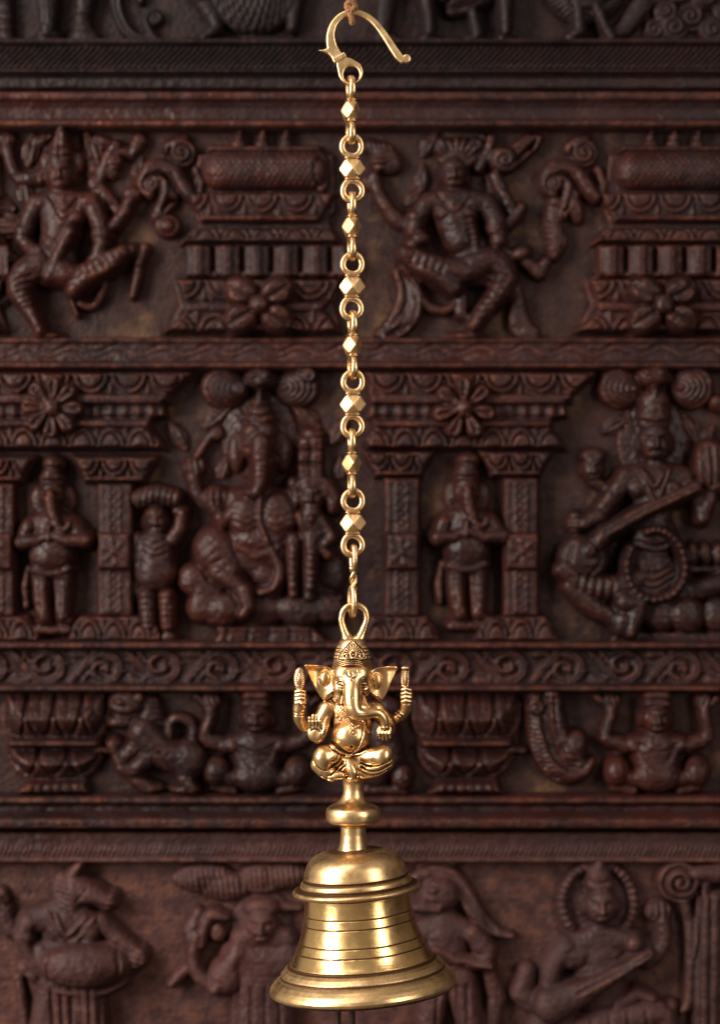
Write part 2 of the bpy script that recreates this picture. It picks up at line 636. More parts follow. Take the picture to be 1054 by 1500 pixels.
def simple(name, col, rough=.8, metallic=0.0, nscale=300, var=.4, bump=.4):
    m, nt, b = new_mat(name)
    n = noise(nt, nscale, 4, .6)
    r = ramp(nt, n.outputs['Fac'], [(.3, tuple(c * (1 - var) for c in col)), (.7, tuple(c * (1 + var * .4) for c in col))])
    nt.links.new(r.outputs[0], b.inputs['Base Color'])
    b.inputs['Roughness'].default_value = rough; b.inputs['Metallic'].default_value = metallic
    bm = node(nt, 'ShaderNodeBump'); bm.inputs['Strength'].default_value = bump; bm.inputs['Distance'].default_value = .0004
    nt.links.new(n.outputs['Fac'], bm.inputs['Height']); nt.links.new(bm.outputs[0], b.inputs['Normal'])
    return m


M_BELL = brass('turned_brass', col=(.89, .575, .24), dark=(.10, .045, .022), rough=.22, patina_shade=(.25, .8), grime=.7, brushed=.3, spots=.4, bump=.045)
M_CAST = brass('satin_brass', col=(.88, .58, .28), dark=(.11, .052, .026), rough=.33, patina_shade=(.2, .8), grime=.9, brushed=.12, spots=.55, bump=.12)
M_FIG = brass('cast_brass', col=(.88, .56, .265), dark=(.07, .035, .02), rough=.3, patina_shade=(-.05, .06), spots=.35, bump=.16)  # crease colour: tarnish plus painted shade under ears and arms
M_ORN = brass('chased_brass', col=(.78, .49, .26), dark=(.07, .035, .02), rough=.34, patina_shade=(-.02, .05), spots=.5)
M_CHAIN = brass('chain_brass', col=(.80, .52, .26), dark=(.12, .06, .03), rough=.36, patina_shade=(.04, .2), spots=.85, bump=.3)
M_HOOK = brass('hook_brass', col=(.88, .60, .30), dark=(.12, .06, .03), rough=.36, patina_shade=(.05, .2), spots=.4, bump=.2)
M_BEAD = brass('facet_brass', col=(.85, .54, .26), rough=.42, patina_shade=None, spots=.6, bump=.6)
M_COLLAR = brass('tarnished_brass', col=(.58, .36, .19), dark=(.1, .05, .03), rough=.4, patina_shade=None, spots=.8, bump=.3)
M_ROPE = simple('jute', (.26, .115, .045), .9, nscale=900)
M_CLAP = simple('tarnished_iron', (.07, .045, .035), .5, .7)
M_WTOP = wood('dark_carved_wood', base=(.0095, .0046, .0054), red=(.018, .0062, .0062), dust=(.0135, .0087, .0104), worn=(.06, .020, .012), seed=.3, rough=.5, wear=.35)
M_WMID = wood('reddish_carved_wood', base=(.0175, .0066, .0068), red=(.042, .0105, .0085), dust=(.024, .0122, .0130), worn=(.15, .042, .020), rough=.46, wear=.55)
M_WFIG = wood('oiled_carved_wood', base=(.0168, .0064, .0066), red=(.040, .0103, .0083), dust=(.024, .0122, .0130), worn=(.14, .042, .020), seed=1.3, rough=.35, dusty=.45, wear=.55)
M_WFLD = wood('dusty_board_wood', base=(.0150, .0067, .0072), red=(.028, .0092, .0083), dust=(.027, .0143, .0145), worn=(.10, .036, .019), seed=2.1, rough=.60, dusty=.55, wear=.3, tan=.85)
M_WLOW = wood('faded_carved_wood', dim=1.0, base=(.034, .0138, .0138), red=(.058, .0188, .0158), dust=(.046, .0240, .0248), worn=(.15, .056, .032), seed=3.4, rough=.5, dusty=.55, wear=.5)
M_GAP = simple('gap_shade_black', (.003, .002, .002), .9)  # near-black colour standing in for shade in the gaps


# ================================================================== THE HANGING BELL
def lathe(prof, seg=160, wob=None):
    """prof: [(radius, y)] -> verts round the axis, faces"""
    p = np.asarray(prof, float)
    a = np.linspace(0, 2 * PI, seg, endpoint=False)
    R = p[:, 0][:, None] * np.ones(seg); Y = p[:, 1][:, None] * np.ones(seg)
    if wob is not None:
        R, Y = wob(R, Y, a)
    V = np.stack([R * np.cos(a), Y, R * np.sin(a)], -1)
    return V.reshape(-1, 3), grid_faces(len(p), seg, False, True)


def dense(pts, step=1.2):
    """resample a profile (already rounded where wanted)"""
    p = np.asarray(pts, float); out = [p[0]]
    for a, b in zip(p[:-1], p[1:]):
        n = max(1, int(np.linalg.norm(b - a) / step))
        for i in range(1, n + 1):
            out.append(a + (b - a) * i / n)
    return np.array(out)


bell = thing('temple_bell', 'polished brass bell with a flared lip, topped by a seated elephant-headed figurine', 'bell',
             Wf([(516.5, 1480, 0)])[0])

# --- the turned bell, leaning a little on its neck
TILT = math.radians(4.2)


def tilt(v):
    v = np.asarray(v, float).copy()
    c, s = math.cos(TILT), math.sin(TILT)
    x = v[:, 0]; y = v[:, 1] - 1236
    # rotate in the picture plane about the neck
    v[:, 0] = x * c + y * s
    v[:, 1] = 1236 + y * c - x * s
    return v + np.array([517, 0, 0])


outer = [(1, 1242), (20, 1242.5), (22.5, 1243)]
dome = catmull([(22.5, 1243), (44, 1246), (61, 1253), (70.5, 1264), (74.5, 1277), (75.5, 1282)], 8)
skirt = catmull([(76.3, 1308), (76.9, 1318), (78.6, 1333), (81.5, 1348), (86, 1364), (92, 1380), (99, 1395), (105.5, 1405.5)], 8)
prof = list(map(tuple, dense(outer))) + list(map(tuple, dense(dome))) + \
    list(map(tuple, dense([(75.2, 1283), (73.6, 1284.2), (74, 1285.6), (78, 1286.4), (80.5, 1288.6), (81.5, 1292), (81.6, 1294.5), (80.4, 1296),
                           (80.8, 1297), (88, 1297.4), (91.5, 1298.6), (93.4, 1301), (93.2, 1304), (90.5, 1306), (84, 1307), (77, 1307.4)], .8)))
sk = dense(skirt, .5)
for gy in (1335, 1348.5, 1374, 1387):
    q = np.exp(-((sk[:, 1] - gy) / .62) ** 2)
    sk[:, 0] -= 1.5 * q
prof += list(map(tuple, sk))
prof += list(map(tuple, dense([(105.2, 1406.5), (104.8, 1408), (106.5, 1409), (109, 1409.4), (114.5, 1413.5), (119.2, 1419), (120.2, 1421.6), (119.6, 1423), (120.5, 1424),
                               (126, 1428), (132, 1433.5), (136, 1439), (137.3, 1443.5), (136.5, 1448), (133, 1451), (128, 1451.5), (123, 1449),
                               (116, 1440), (104, 1422), (92, 1400), (80, 1370), (72, 1330), (70, 1300), (64, 1280), (50, 1268), (20, 1262), (.5, 1261)], .9)))
seg = 300
ang = np.linspace(0, 2 * PI, seg, endpoint=False)


def casting(R, Y, a):
    # the rough cast ledges are not perfectly round; the turned parts are
    amp = np.exp(-((Y - 1285) / 1.8) ** 2) + .8 * np.exp(-((Y - 1296.6) / 2) ** 2) + .8 * np.exp(-((Y - 1407.5) / 2) ** 2) + .8 * np.exp(-((Y - 1422.5) / 2) ** 2) \
        + .8 * np.exp(-((Y - 1450) / 3.0) ** 2) * (R > 118)
    w = np.zeros(len(a))
    r = np.random.default_rng(3)
    for k in (2, 3, 5, 8, 13, 19, 27):
        w = w + r.normal() * np.sin(k * a + r.random() * 6.28) / k ** .5
    w2 = np.roll(w, 57)
    return R + .38 * amp * w, Y + .42 * amp * w2


V, F = lathe(prof, seg, casting)
# tarnish kept in the turned grooves and in the rough corners under the ledges
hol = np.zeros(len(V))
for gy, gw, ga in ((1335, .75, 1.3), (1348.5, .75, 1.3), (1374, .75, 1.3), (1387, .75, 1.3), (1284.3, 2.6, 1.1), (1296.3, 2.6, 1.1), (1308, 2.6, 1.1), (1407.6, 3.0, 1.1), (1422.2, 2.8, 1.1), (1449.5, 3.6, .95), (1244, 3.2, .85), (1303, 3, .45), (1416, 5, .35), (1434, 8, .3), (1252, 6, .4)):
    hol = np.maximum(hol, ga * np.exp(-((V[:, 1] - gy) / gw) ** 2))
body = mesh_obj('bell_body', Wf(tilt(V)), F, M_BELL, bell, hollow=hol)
# only the waist is turned bright; dome, ledges and lip keep their satin cast skin
body.data.materials.append(M_CAST)
fy = V[F, 1].mean(1)
body.data.polygons.foreach_set('material_index', np.where((fy > 1308.5) & (fy < 1405.5), 0, 1).astype(np.int32))

# --- upright stem with its round knop
st = list(map(tuple, dense(catmull([(30, 1136.5), (20, 1139), (15.8, 1144), (14.6, 1152), (14.8, 1160), (17.5, 1168), (24, 1175.5), (32, 1179.5), (37.5, 1183.5), (39.8, 1189),
                                    (40, 1195), (39.2, 1201), (36.5, 1204.6), (31, 1206), (24, 1206.6), (19.5, 1208.5)], 6)))) + \
    list(map(tuple, dense([(18.6, 1211), (18.6, 1222), (19.6, 1234), (21, 1241), (24, 1247)])))
V, F = lathe(st, 96)
mesh_obj('stem', Wf(V + np.array([517, 0, 0])), F, M_CAST, bell)

# --- teardrop loop above the crown
lv = Vol((490, 876, -12), (548, 952, 24), .6)
lp = [(509, 938, 4, 9), (507, 931, 4, 7), (503, 920, 4, 5.4), (500, 907, 4, 4.8), (502.5, 895, 4, 4.8), (509.5, 888, 4, 5), (518.5, 885.8, 4, 5), (528, 888, 4, 5),
      (535, 895, 4, 5), (537, 907, 4, 4.9), (533.5, 919, 4, 5.6), (529, 930, 4, 7), (526, 938, 4, 9)]
lv.path(lp, 3, 5)
lv.path([(510, 940, 4, 9), (524, 940, 4, 9)], 4)
lv.ell((517, 946, 4), (15, 8, 12), 4)
V, F = lv.mesh()
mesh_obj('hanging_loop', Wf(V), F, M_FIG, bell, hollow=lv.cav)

# --- clapper inside, its slotted end showing under the lip
g = Geo()
tube(g, [(512, 1262, 0), (508, 1340, 2), (506, 1440, 4)], 5, 12)
a = np.linspace(0, 2 * PI, 40, endpoint=False)
sp = lambda q, e=.4: np.sign(q) * np.abs(q) ** e
tube(g, np.stack([505 + 10.5 * sp(np.cos(a)), 1490 + 34 * sp(np.sin(a)), 4 + 0 * a], 1), 4.9, 10, True)
tube(g, [(505, 1440, 4), (505, 1458, 4)], 7, 12)
g.build('clapper', M_CLAP, bell)


# ------------------------------------------------------------------ the seated elephant-headed figurine
b = Vol((425, 960, -44), (611, 1149, 66), .75)
# torso, belly, seat
b.ell((515, 1058, -2), (31, 38, 24), 4)
b.ell((515, 1040, 0), (34, 19, 21), 5)
b.ell((480, 1039, 1), (14, 13, 13), 5); b.ell((549, 1040, 0), (14, 13, 13), 5)
b.ell((514.5, 1077, 13), (29.5, 25.5, 27), 5)
b.ell((514, 1121, 0), (42, 18, 32), 4)
b.ell((514, 1130, 2), (33, 10.5, 28), 4)
# head
b.ell((515, 993, 12), (27.5, 25, 25), 4)
b.ell((506, 985, 20), (17, 15.5, 16), 7); b.ell((525, 985, 20), (17, 15.5, 16), 7)
b.ell((516, 999, 26), (15, 16, 14), 7)
b.ell((498.5, 1006, 21), (11, 12.5, 12), 5); b.ell((532, 1006, 21), (11, 12.5, 12), 5)
b.ell((500, 1019, 18), (12, 10, 12), 5)
# trunk
b.path([(516, 996, 26, 15), (516, 1005, 33, 14.6), (516, 1014, 38.5, 14), (516.2, 1024, 42, 13.2), (517.5, 1033, 44.5, 12.3), (522, 1039.8, 46, 10.8), (530, 1042, 46, 9),
        (540, 1040.6, 45, 7.8), (548, 1039.8, 44, 7.2), (555, 1041.8, 43, 6.8), (560.5, 1047.5, 42, 6.4), (563, 1055, 41, 5.8), (563.2, 1060.5, 40, 5.2)], 5, 5)


def ear(pts, x_in, sgn, lobe):
    """thin concave sheet; sgn -1 = towards smaller x"""
    P = catmull(np.vstack([pts, pts[:1]]), 4)

    def zs(X, Y):
        t = np.clip(sgn * (X - x_in), -6, 60)
        return 12 + 4.5 * np.sin(t / 36 * PI) * 0 - 7 * np.sin(np.clip(t / 38, 0, 1) * PI) + t * .02 + 5 * np.exp(-((Y - 973.5) / 4.5) ** 2) + 3 * np.exp(-(t - 38) ** 2 / 60)

    def f(X, Y, Z):
        d2 = d_poly(X[:, :, 0], Y[:, :, 0], P)[:, :, None]
        q = np.abs(Z - zs(X, Y)) - 1.7
        return np.sqrt(np.maximum(d2 + 1.2, 0) ** 2 + np.maximum(q + 1.2, 0) ** 2) - 1.2 + np.minimum(np.maximum(d2 + 1.2, q + 1.2), 0)
    lo = P.min(0); hi = P.max(0)
    b.add((f, (lo[0], lo[1], -6, hi[0], hi[1], 26)), 1.8)
    lx, ly, lrx, lry = lobe
    zl = float(zs(np.array(lx), np.array(ly)))
    b.ell((lx, ly, zl + 1.5), (lrx, lry, 5), 1.2)
    th = np.linspace(0, 2 * PI, 30)
    b.engrave(np.stack([lx + (lrx + 1) * np.cos(th), ly + (lry + 1) * np.sin(th)], 1), 1.1, 1.1, zl - 4, 40)


ear(np.array([(489, 982), (482, 976.5), (466, 973.5), (447.5, 972), (449, 979), (454, 991), (460.5, 1006), (468, 1018), (474.5, 1026.5), (478.5, 1024), (486, 1015), (491, 1006)], float),
    488, -1, (476.5, 993.5, 7.6, 11))
ear(np.array([(541, 984), (548, 979), (562, 976), (581.5, 975.5), (579.5, 983), (573, 997), (567.5, 1012), (562, 1022), (556, 1026), (550, 1022), (544, 1016), (539, 1007)], float),
    542, 1, (551.5, 997, 7, 12))
# the rolled lower corners of the ears
b.path([(475, 1024, 13, 2), (481, 1015, 17, 3), (487, 1011, 19, 2.4)], 1.2); b.path([(480, 1022, 15, 1.6), (486, 1016, 18, 2.2)], 1.2)
b.path([(557, 1024, 12, 2), (551, 1018, 16, 2.8), (545, 1013, 18, 2.2)], 1.2)

# eyes and brows
for (ex, sg) in ((499, -1), (533, 1)):
    z = b.front(ex, 998)
    b.ell((ex, 998.5, z - .8), (4.4, 2.1, 2.2), .6)
    b.engrave([(ex - 5.5, 998.5), (ex - 2, 996), (ex + 2, 996), (ex + 5.5, 999.5)], .75, 1.0, 10, smooth=4)
    b.engrave([(ex - 5, 999), (ex - 1, 1001.2), (ex + 3, 1001.2), (ex + 5.5, 999.5)], .75, 1.0, 10, smooth=4)
    b.engrave([(ex - 6, 995.5), (ex - 1, 992.4), (ex + 4.5, 994.5)], .75, .8, 10, smooth=4)
    b.engrave([(ex - 6, 992.5), (ex - 1, 989.6), (ex + 4, 991)], .7, .6, 10, smooth=4)
    b.engrave([(ex - 4, 1004), (ex + 1, 1005.5), (ex + 5, 1004)], .7, .6, 10, smooth=4)
# mark on the forehead, dots down the trunk, creases of the trunk
b.engrave([(509.2, 979.5), (508.6, 984.5), (511.4, 988.6), (514.6, 987.6), (515.4, 984), (513.6, 982.6)], .8, 1.1, 10, smooth=5)
b.engrave([(515.4, 985), (516.6, 988.6), (520, 988.6), (522.6, 984.5), (521.6, 979.5)], .8, 1.1, 10, smooth=5)
for yy in (993, 1017):
    b.engrave([(515.6, yy), (515.7, yy + .1)], 1.0, 1.4, 10)
for k in range(4):
    o = k * 2.7
    b.engrave([(507 + o * .75, 1028 + o * .2), (509.5 + o * .75, 1039 - o * .2), (516 + o * .7, 1048.5 - o * .95), (526 + o * .6, 1051.5 - o * 1.3), (535 + o * .3, 1050 - o * 1.2)], .7, .5, 30, smooth=5)
# tusk stubs
b.path([(503, 1018, 30, 3.4), (500.5, 1024, 35, 2.2), (500, 1028, 37, 1.2)], 1)
b.path([(531, 1018, 30, 3.4), (535, 1026, 36, 2.6), (538, 1032, 39, 1.4)], 1)

# raised front hand (palm to the viewer) and its arm
b.path([(480, 1039, 2, 13.5), (473, 1052, 5, 13), (470, 1066, 12, 12), (466, 1078, 22, 9.5)], 3, 4)
b.ell((462.6, 1070, 31), (12.2, 13.6, 6.2), 3)
b.ell((468.5, 1074, 33), (5.5, 9, 5), 2.5)
for i in range(4):
    x0 = 454.2 + i * 5.0
    top = (1045.5, 1042, 1042.2, 1045)[i]
    b.path([(x0 + .6, 1062, 33, 2.7), (x0, 1053, 35, 2.6), (x0 - .3 + i * .35, top + 2.3, 35.5, 2.15)], .5)
    b.engrave([(x0 - 2.4, 1051.5), (x0 + 2.4, 1051.5)], .6, .5, 33)
b.path([(473, 1072, 34, 4), (476, 1064, 35.5, 3.1), (475.4, 1056.5, 35.5, 2.3)], .8)
b.engrave([(457, 1066), (463, 1064.5), (469, 1067.5)], 1.6, 1.2, 25, smooth=4)
b.engrave([(470.5, 1060), (468, 1068), (469, 1077)], .9, .9, 25, smooth=4)
# rear arm on that side with a closed hand
b.path([(478, 1040, -8, 10), (458, 1063, -12, 8.6), (447, 1066, -9, 8), (439, 1056, -3, 8.2), (437.6, 1044, 1, 9), (439, 1030, 4, 9.2)], 3, 4)
b.ell((439.5, 1020, 5), (9.8, 14, 8.5), 3)
for i in range(4):
    b.path([(434, 1012.5 + i * 5.4, 9.5, 2.9), (440.5, 1011 + i * 5.4, 12, 3.1), (446, 1012.6 + i * 5.2, 9, 2.6)], .9)
b.path([(444, 1035, 10, 3.2), (442, 1029, 13.5, 2.6)], .8)
for yy in (1043, 1046.5):
    b.engrave([(428, yy - 1), (437, yy + 1.5), (447, yy)], .9, .9, -4, smooth=4)
# the other rear arm
b.path([(550, 1040, -8, 10), (564, 1060, -10, 7.6), (574, 1057, -6, 6.6), (584, 1050, -2, 6.8), (592, 1042, 1, 8.2), (595, 1031, 4, 9)], 3, 4)
b.ell((595, 1019, 5), (9.8, 14.5, 8.5), 3)
for i in range(4):
    b.path([(588.5, 1009.6 + i * 5.8, 9, 2.7), (594, 1008 + i * 5.8, 12, 3.3), (600.5, 1010 + i * 5.6, 9.5, 2.9)], .9)
for q in (0, 3.4):
    b.path([(583 - q, 1041 + q * .9, 2, 1.6), (588 - q, 1045 + q * .9, 8, 1.6), (593 - q, 1051 + q * .9, 3, 1.6)], .6, 4)
# lowered front hand under the trunk tip
b.path([(550, 1040, 0, 13), (563, 1055, 0, 11), (570, 1066, 10, 8.6), (568, 1064, 24, 7.4), (565, 1061.5, 34, 6.4)], 3, 4)
b.ell((563.5, 1062.5, 36), (9, 6.2, 5.4), 2)
for i in range(4):
    x0 = 556 + i * 4.6
    b.path([(x0 + .8, 1063, 38.5, 2.4), (x0 - .4, 1070, 40.5, 2.45), (x0 - .6 + i * .5, (1076, 1078.5, 1078.5, 1076)[i], 38.5, 1.9)], .45)
b.path([(556, 1061, 37, 2.6), (552.6, 1067, 39, 2.1), (552.8, 1072, 39, 1.7)], .6)
b.engrave([(556, 1058.5), (563, 1060.5), (571, 1057.5)], .7, .8, 30)

# crossed legs in a loose cloth
b.path([(505, 1106, 10, 14), (486, 1103, 22, 15.6), (475, 1106, 27, 16)], 4, 3)
b.ell((474, 1110.5, 26), (14.2, 21, 15.5), 4, rot=-.12)
b.path([(467, 1117, 26, 12), (478, 1127, 29, 10.5), (493, 1131, 29, 8)], 3, 3)
b.path([(526, 1108, 10, 13), (545, 1106, 22, 14), (558, 1104, 28, 14)], 4, 3)
b.ell((560.5, 1106, 27), (13.5, 18.5, 15), 4, rot=.45)
b.path([(566, 1114, 28, 10.5), (550, 1124.5, 30, 10), (532, 1129, 29, 8.5)], 3, 3)
# feet
b.path([(508, 1110, 37, 6.8), (513, 1118, 42.5, 7.4), (517, 1126, 44.5, 6.8), (518, 1131, 43.5, 5.8)], 1.0, 3)
b.ell((523, 1127.5, 42), (4.6, 5, 5), 1.2)
for i in range(5):
    b.ell((511 + i * 3.1, 1136.4 - abs(i - 1.5) * .6 - i * .5, 45), (1.7 + .1 * i, 3.2, 2.6), .3)
b.path([(484, 1136, 35, 5), (492, 1132, 39, 5.6), (501, 1131, 40, 5)], 1.0, 3)
b.ell((486, 1136, 36), (4, 3.4, 3.5), 1)
# folds of the cloth
for pts, w, dp in (([(505, 1103), (502.5, 1113), (494, 1122), (484.5, 1131)], 1.0, 1.3), ([(501, 1102.5), (498, 1110), (490, 1117), (482, 1121)], .9, 1.0),
                   ([(496, 1101), (492.5, 1107), (487, 1111.5)], .9, 1.0), ([(507.5, 1106), (506.5, 1116), (500, 1124)], .9, 1.1), ([(461, 1112), (467, 1120), (476, 1124), (484, 1122)], 1.1, .8),
                   ([(528, 1114), (540, 1118.2), (555, 1116.5), (571, 1109)], 1.1, 1.4), ([(528, 1119.5), (540, 1124.5), (556, 1123.5), (571, 1115.5)], 1.1, 1.5),
                   ([(529, 1110.5), (536, 1113.5), (542, 1113.8)], .9, 1.0), ([(527, 1124.5), (538, 1130), (552, 1130), (565, 1123)], .9, 1.0), ([(470, 1132), (480, 1136), (496, 1138)], .9, .8)):
    b.engrave(pts, w * 1.1, dp * 1.5, 4, smooth=5)
    b.engrave([(x + .3, y + 2.1) for x, y in pts], w, -dp * .5, 4, smooth=5)
# navel, waist band
b.engrave([(515.2, 1090), (515.4, 1090.3)], 1.9, 2.6, 20)
b.engrave([(484, 1086), (494, 1095), (505, 1101.5), (515, 1103.8), (527, 1101), (537, 1095)], 1.7, -1.7, 8, smooth=5)
b.engrave([(482.5, 1090), (493, 1098.6), (505, 1104.6), (515, 1106.8)], .9, 1.2, 8, smooth=5)
# cord across the chest
cord = [(531, 1052), (534, 1064), (532.5, 1076), (529, 1087), (523, 1096), (515, 1102)]
b.engrave(cord, 2.0, -1.5, 10, smooth=5)
b.engrave([(x - 2.6, y - .6) for x, y in cord], .8, 1.1, 10, smooth=5)
b.engrave([(x + .2, y) for x, y in cord], .7, .9, 10, smooth=5)
V, F = b.mesh()
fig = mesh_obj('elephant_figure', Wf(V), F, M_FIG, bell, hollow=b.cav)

# --- crown
cr = Vol((482, 929, -22), (549, 990, 48), .55)


def crown_f(X, Y, Z):
    t = np.clip((Y - 934) / 46, 0, 1)
    R = 12 + 18 * t ** .42 - 1.5 * np.clip((t - .55) / .45, 0, 1)
    q = np.sqrt((X - 515.5) ** 2 + ((Z - 8) * .98) ** 2) - R
    return np.maximum(q, np.maximum(935 - Y, Y - 982 + 0 * X))


cr.add((crown_f, (484, 934, -20, 547, 982, 40)), 1)
arc = lambda dy, a=11.5: [(515.5 + u * 31, 968.6 + dy + a * u * u) for u in np.linspace(-1, 1, 17)]
# bowl out the brow so that the forehead shows below the rim


def brow(X, Y, Z):
    return 971.8 + 11.5 * ((X - 515.5) / 31) ** 2 - Y


cr.sub((brow, (480, 968, -22, 549, 990, 48)), .6)
for dy, dp in ((1.6, -1.3), (-1.2, -1.2), (-3.9, -1.1), (-6.2, -.6)):
    cr.engrave(arc(dy), 1.05, dp, 8)
for dy in (.2, -2.5, -5.1):
    cr.engrave(arc(dy), .6, .9, 8)
leaf = [(516.8, 937.5), (522, 943), (528, 949), (534, 957), (536.5, 962.5), (530, 963.4), (523, 962.2), (517, 961.4), (511, 962.2), (504, 963.2), (498, 962), (500.5, 956), (506, 948.5), (512, 942.5)]


def plaque(X, Y, Z):
    d2 = d_poly(X[:, :, 0], Y[:, :, 0], leaf)[:, :, None]
    t = np.clip((Y - 934) / 46, 0, 1)
    R = 13.6 + 18 * t ** .42
    q = np.sqrt((X - 515.5) ** 2 + ((Z - 8) * .98) ** 2) - R
    return np.maximum(np.maximum(d2, q), 12 - Z)


cr.add((plaque, (497, 936, 10, 538, 965, 46)), .8)
th = np.linspace(0, 2 * PI, 26)
ringp = lambda x, y, r: np.stack([x + r * np.cos(th), y + r * np.sin(th)], 1)
cr.engrave(ringp(517.3, 956.3, 4.1), .9, -1.5, 12); cr.engrave(ringp(517.3, 956.3, 2.5), .6, 1.0, 12); cr.engrave([(517.3, 956.3), (517.4, 956.3)], 1.3, -1.6, 12)
for an in np.linspace(-172, -8, 11):
    ca, sa = math.cos(math.radians(an)), math.sin(math.radians(an))
    ln = 10.5 + 3.5 * abs(math.sin(math.radians(an))) ** 3
    cr.engrave([(517.3 + 5.6 * ca, 956.3 + 5.6 * sa), (517.3 + ln * ca * 1.05, 956.3 + ln * sa)], .95, -1.5, 12)
    a2 = math.radians(an + 7.5)
    cr.engrave([(517.3 + 5.6 * math.cos(a2), 956.3 + 5.6 * math.sin(a2)), (517.3 + ln * 1.05 * math.cos(a2), 956.3 + ln * math.sin(a2))], .55, 1.0, 12)
for sx in (-1, 1):
    cr.engrave(ringp(517.3 + sx * 12.4, 958.6, 2.7), .8, -1.2, 12); cr.engrave([(517.3 + sx * 12.4, 958.6), (517.35 + sx * 12.4, 958.6)], .9, 1.2, 12)
    cr.engrave([(517.3 + sx * 7, 962), (517.3 + sx * 11, 963), (517.3 + sx * 15.5, 961)], .8, -1, 12)
cr.engrave(leaf + leaf[:1], .8, -1.2, 12)
for i, (dx, dy) in enumerate([(a, c) for a in (-28, -24, -20.5, 20.5, 24, 27.5) for c in (0, 5, 10, 15)]):
    if abs(dx) > 21 or dy < 8:
        x, y = 515.5 + dx * (.80 + .012 * dy), 946 + dy
        cr.engrave(ringp(x, y, 1.5), .6, -.9, 4)
V, F = cr.mesh()
mesh_obj('crown', Wf(V), F, M_ORN, fig, hollow=cr.cav)

# --- necklace lying on the chest, with its round pendant
g = Geo()
for pts in ([(484.5, 1026), (490, 1034), (497, 1042), (504.5, 1050), (510, 1057), (516, 1062)], [(547, 1030), (542, 1042), (535, 1052), (526, 1060), (518, 1062.5)],
            [(489, 1022), (494, 1030), (501, 1038), (507.5, 1045)]):
    for x, y in catmull(pts, 3):
        z = b.front(x, y)
        if z < 42:
            superell(g, (x, y, z + .4), (1.7, 1.7, 1.7), 1.0, 8, 6)
    p = catmull(pts, 4)
    tube(g, [(x - 2.3, y + 2.0, min(40, b.front(x - 2.3, y + 2)) + .1) for x, y in p], .8, 6)
    tube(g, [(x + 2.2, y - 2.0, min(40, b.front(x + 2.2, y - 2)) + .1) for x, y in p], .8, 6)
for (x, y) in ((494.5, 1047.5), (499, 1052)):
    z = b.front(x, y)
    superell(g, (x, y, z + .6), (3.4, 3.2, 1.8), .8, 12, 6)
    superell(g, (x, y, z + 2), (1.2, 1.2, 1.2), 1, 8, 5)
g.build('necklace', M_ORN, fig)
g = Geo()
z = b.front(517.5, 1069.5) + .3
th = np.linspace(0, 2 * PI, 28, endpoint=False)
tube(g, np.stack([517.5 + 5 * np.cos(th), 1069.8 + 5 * np.sin(th), z + .5 + 0 * th - .1 * np.sin(th)], 1), 1.05, 8, True)
superell(g, (517.5, 1069.8, z - .2), (4.6, 4.6, 1.2), .9, 16, 6)
superell(g, (517.3, 1069.4, z + 1), (1.7, 1.7, 1.2), 1, 12, 6)
superell(g, (517.3, 1063.6, z + .3), (1.6, 1.6, 1.4), 1, 10, 6)
g.build('pendant', M_ORN, fig)

# --- what the two raised rear hands hold
bud = Vol((424, 972, -6), (456, 1016, 18), .5)


def bud_f(X, Y, Z):
    t = np.clip((Y - 977) / 33, 0, 1)
    R = 8.8 * np.sin(np.clip(t, 0.0, 1) ** .75 * PI * .86) ** .8 + .4
    return (np.sqrt((X - 438.8) ** 2 + ((Z - 6) * 1.5) ** 2) - R) * .75 + np.maximum(0, np.maximum(977 - Y, Y - 1011))


bud.add((bud_f, (428, 976, -4, 450, 1012, 16)), .5)
bud.engrave([(437.6, 986), (436, 993), (436, 1003)], .7, 1.0, 4, smooth=3); bud.engrave([(440.6, 986), (441.4, 993), (441, 1003)], .7, 1.0, 4, smooth=3)
for i in range(7):
    bud.engrave([(442.8, 985 + i * 3.2), (448.5, 982.5 + i * 3.4)], .55, .8, 2); bud.engrave([(434.2, 986 + i * 3.2), (429, 983.5 + i * 3.4)], .55, .8, 2)
V, F = bud.mesh()
mesh_obj('lotus_bud', Wf(V), F, M_ORN, fig, hollow=bud.cav)
ax = Vol((580, 970, -6), (606, 1014, 18), .5)
ax.ell((593, 993, 6), (7.2, 17, 6), .8); ax.ell((593, 978.5, 6), (6.4, 4, 5.4), 1.5)
for i in range(7):
    y = 979 + i * 3.6
    ax.engrave([(586, y), (589.6, y + 2.6), (590.5, y - 1)], .6, .9, 3); ax.engrave([(600, y), (596.4, y + 2.6), (595.5, y - 1)], .6, .9, 3)
ax.engrave([(591, 982), (591, 1004)], .6, .9, 4); ax.engrave([(595, 982), (595, 1004)], .6, .9, 4)
V, F = ax.mesh()
mesh_obj('conch', Wf(V), F, M_ORN, fig, hollow=ax.cav)


# ================================================================== HOOK, CORD AND CHAIN
hook = thing('brass_hook', 'flat brass hook with a spur and a curled tip, hung from the brown cord', 'hook', Wf([(514, 108, 0)])[0])
hv = Vol((462, 8, -9), (608, 130, 9), .6)
cl = catmull([(494, 84), (487, 71), (484.2, 58), (485, 47), (489.5, 35), (499, 24.5), (511, 19.4), (524, 19.6), (537, 24.5), (548, 33), (558, 45), (567, 58), (576, 72), (583, 82), (589, 88)], 6)
wd = np.interp(np.linspace(0, 1, len(cl)), [0, .1, .2, .35, .5, .62, .8, .93, 1], [8.5, 7.6, 6.2, 5.2, 4.6, 4.8, 5.6, 6.2, 5.4])


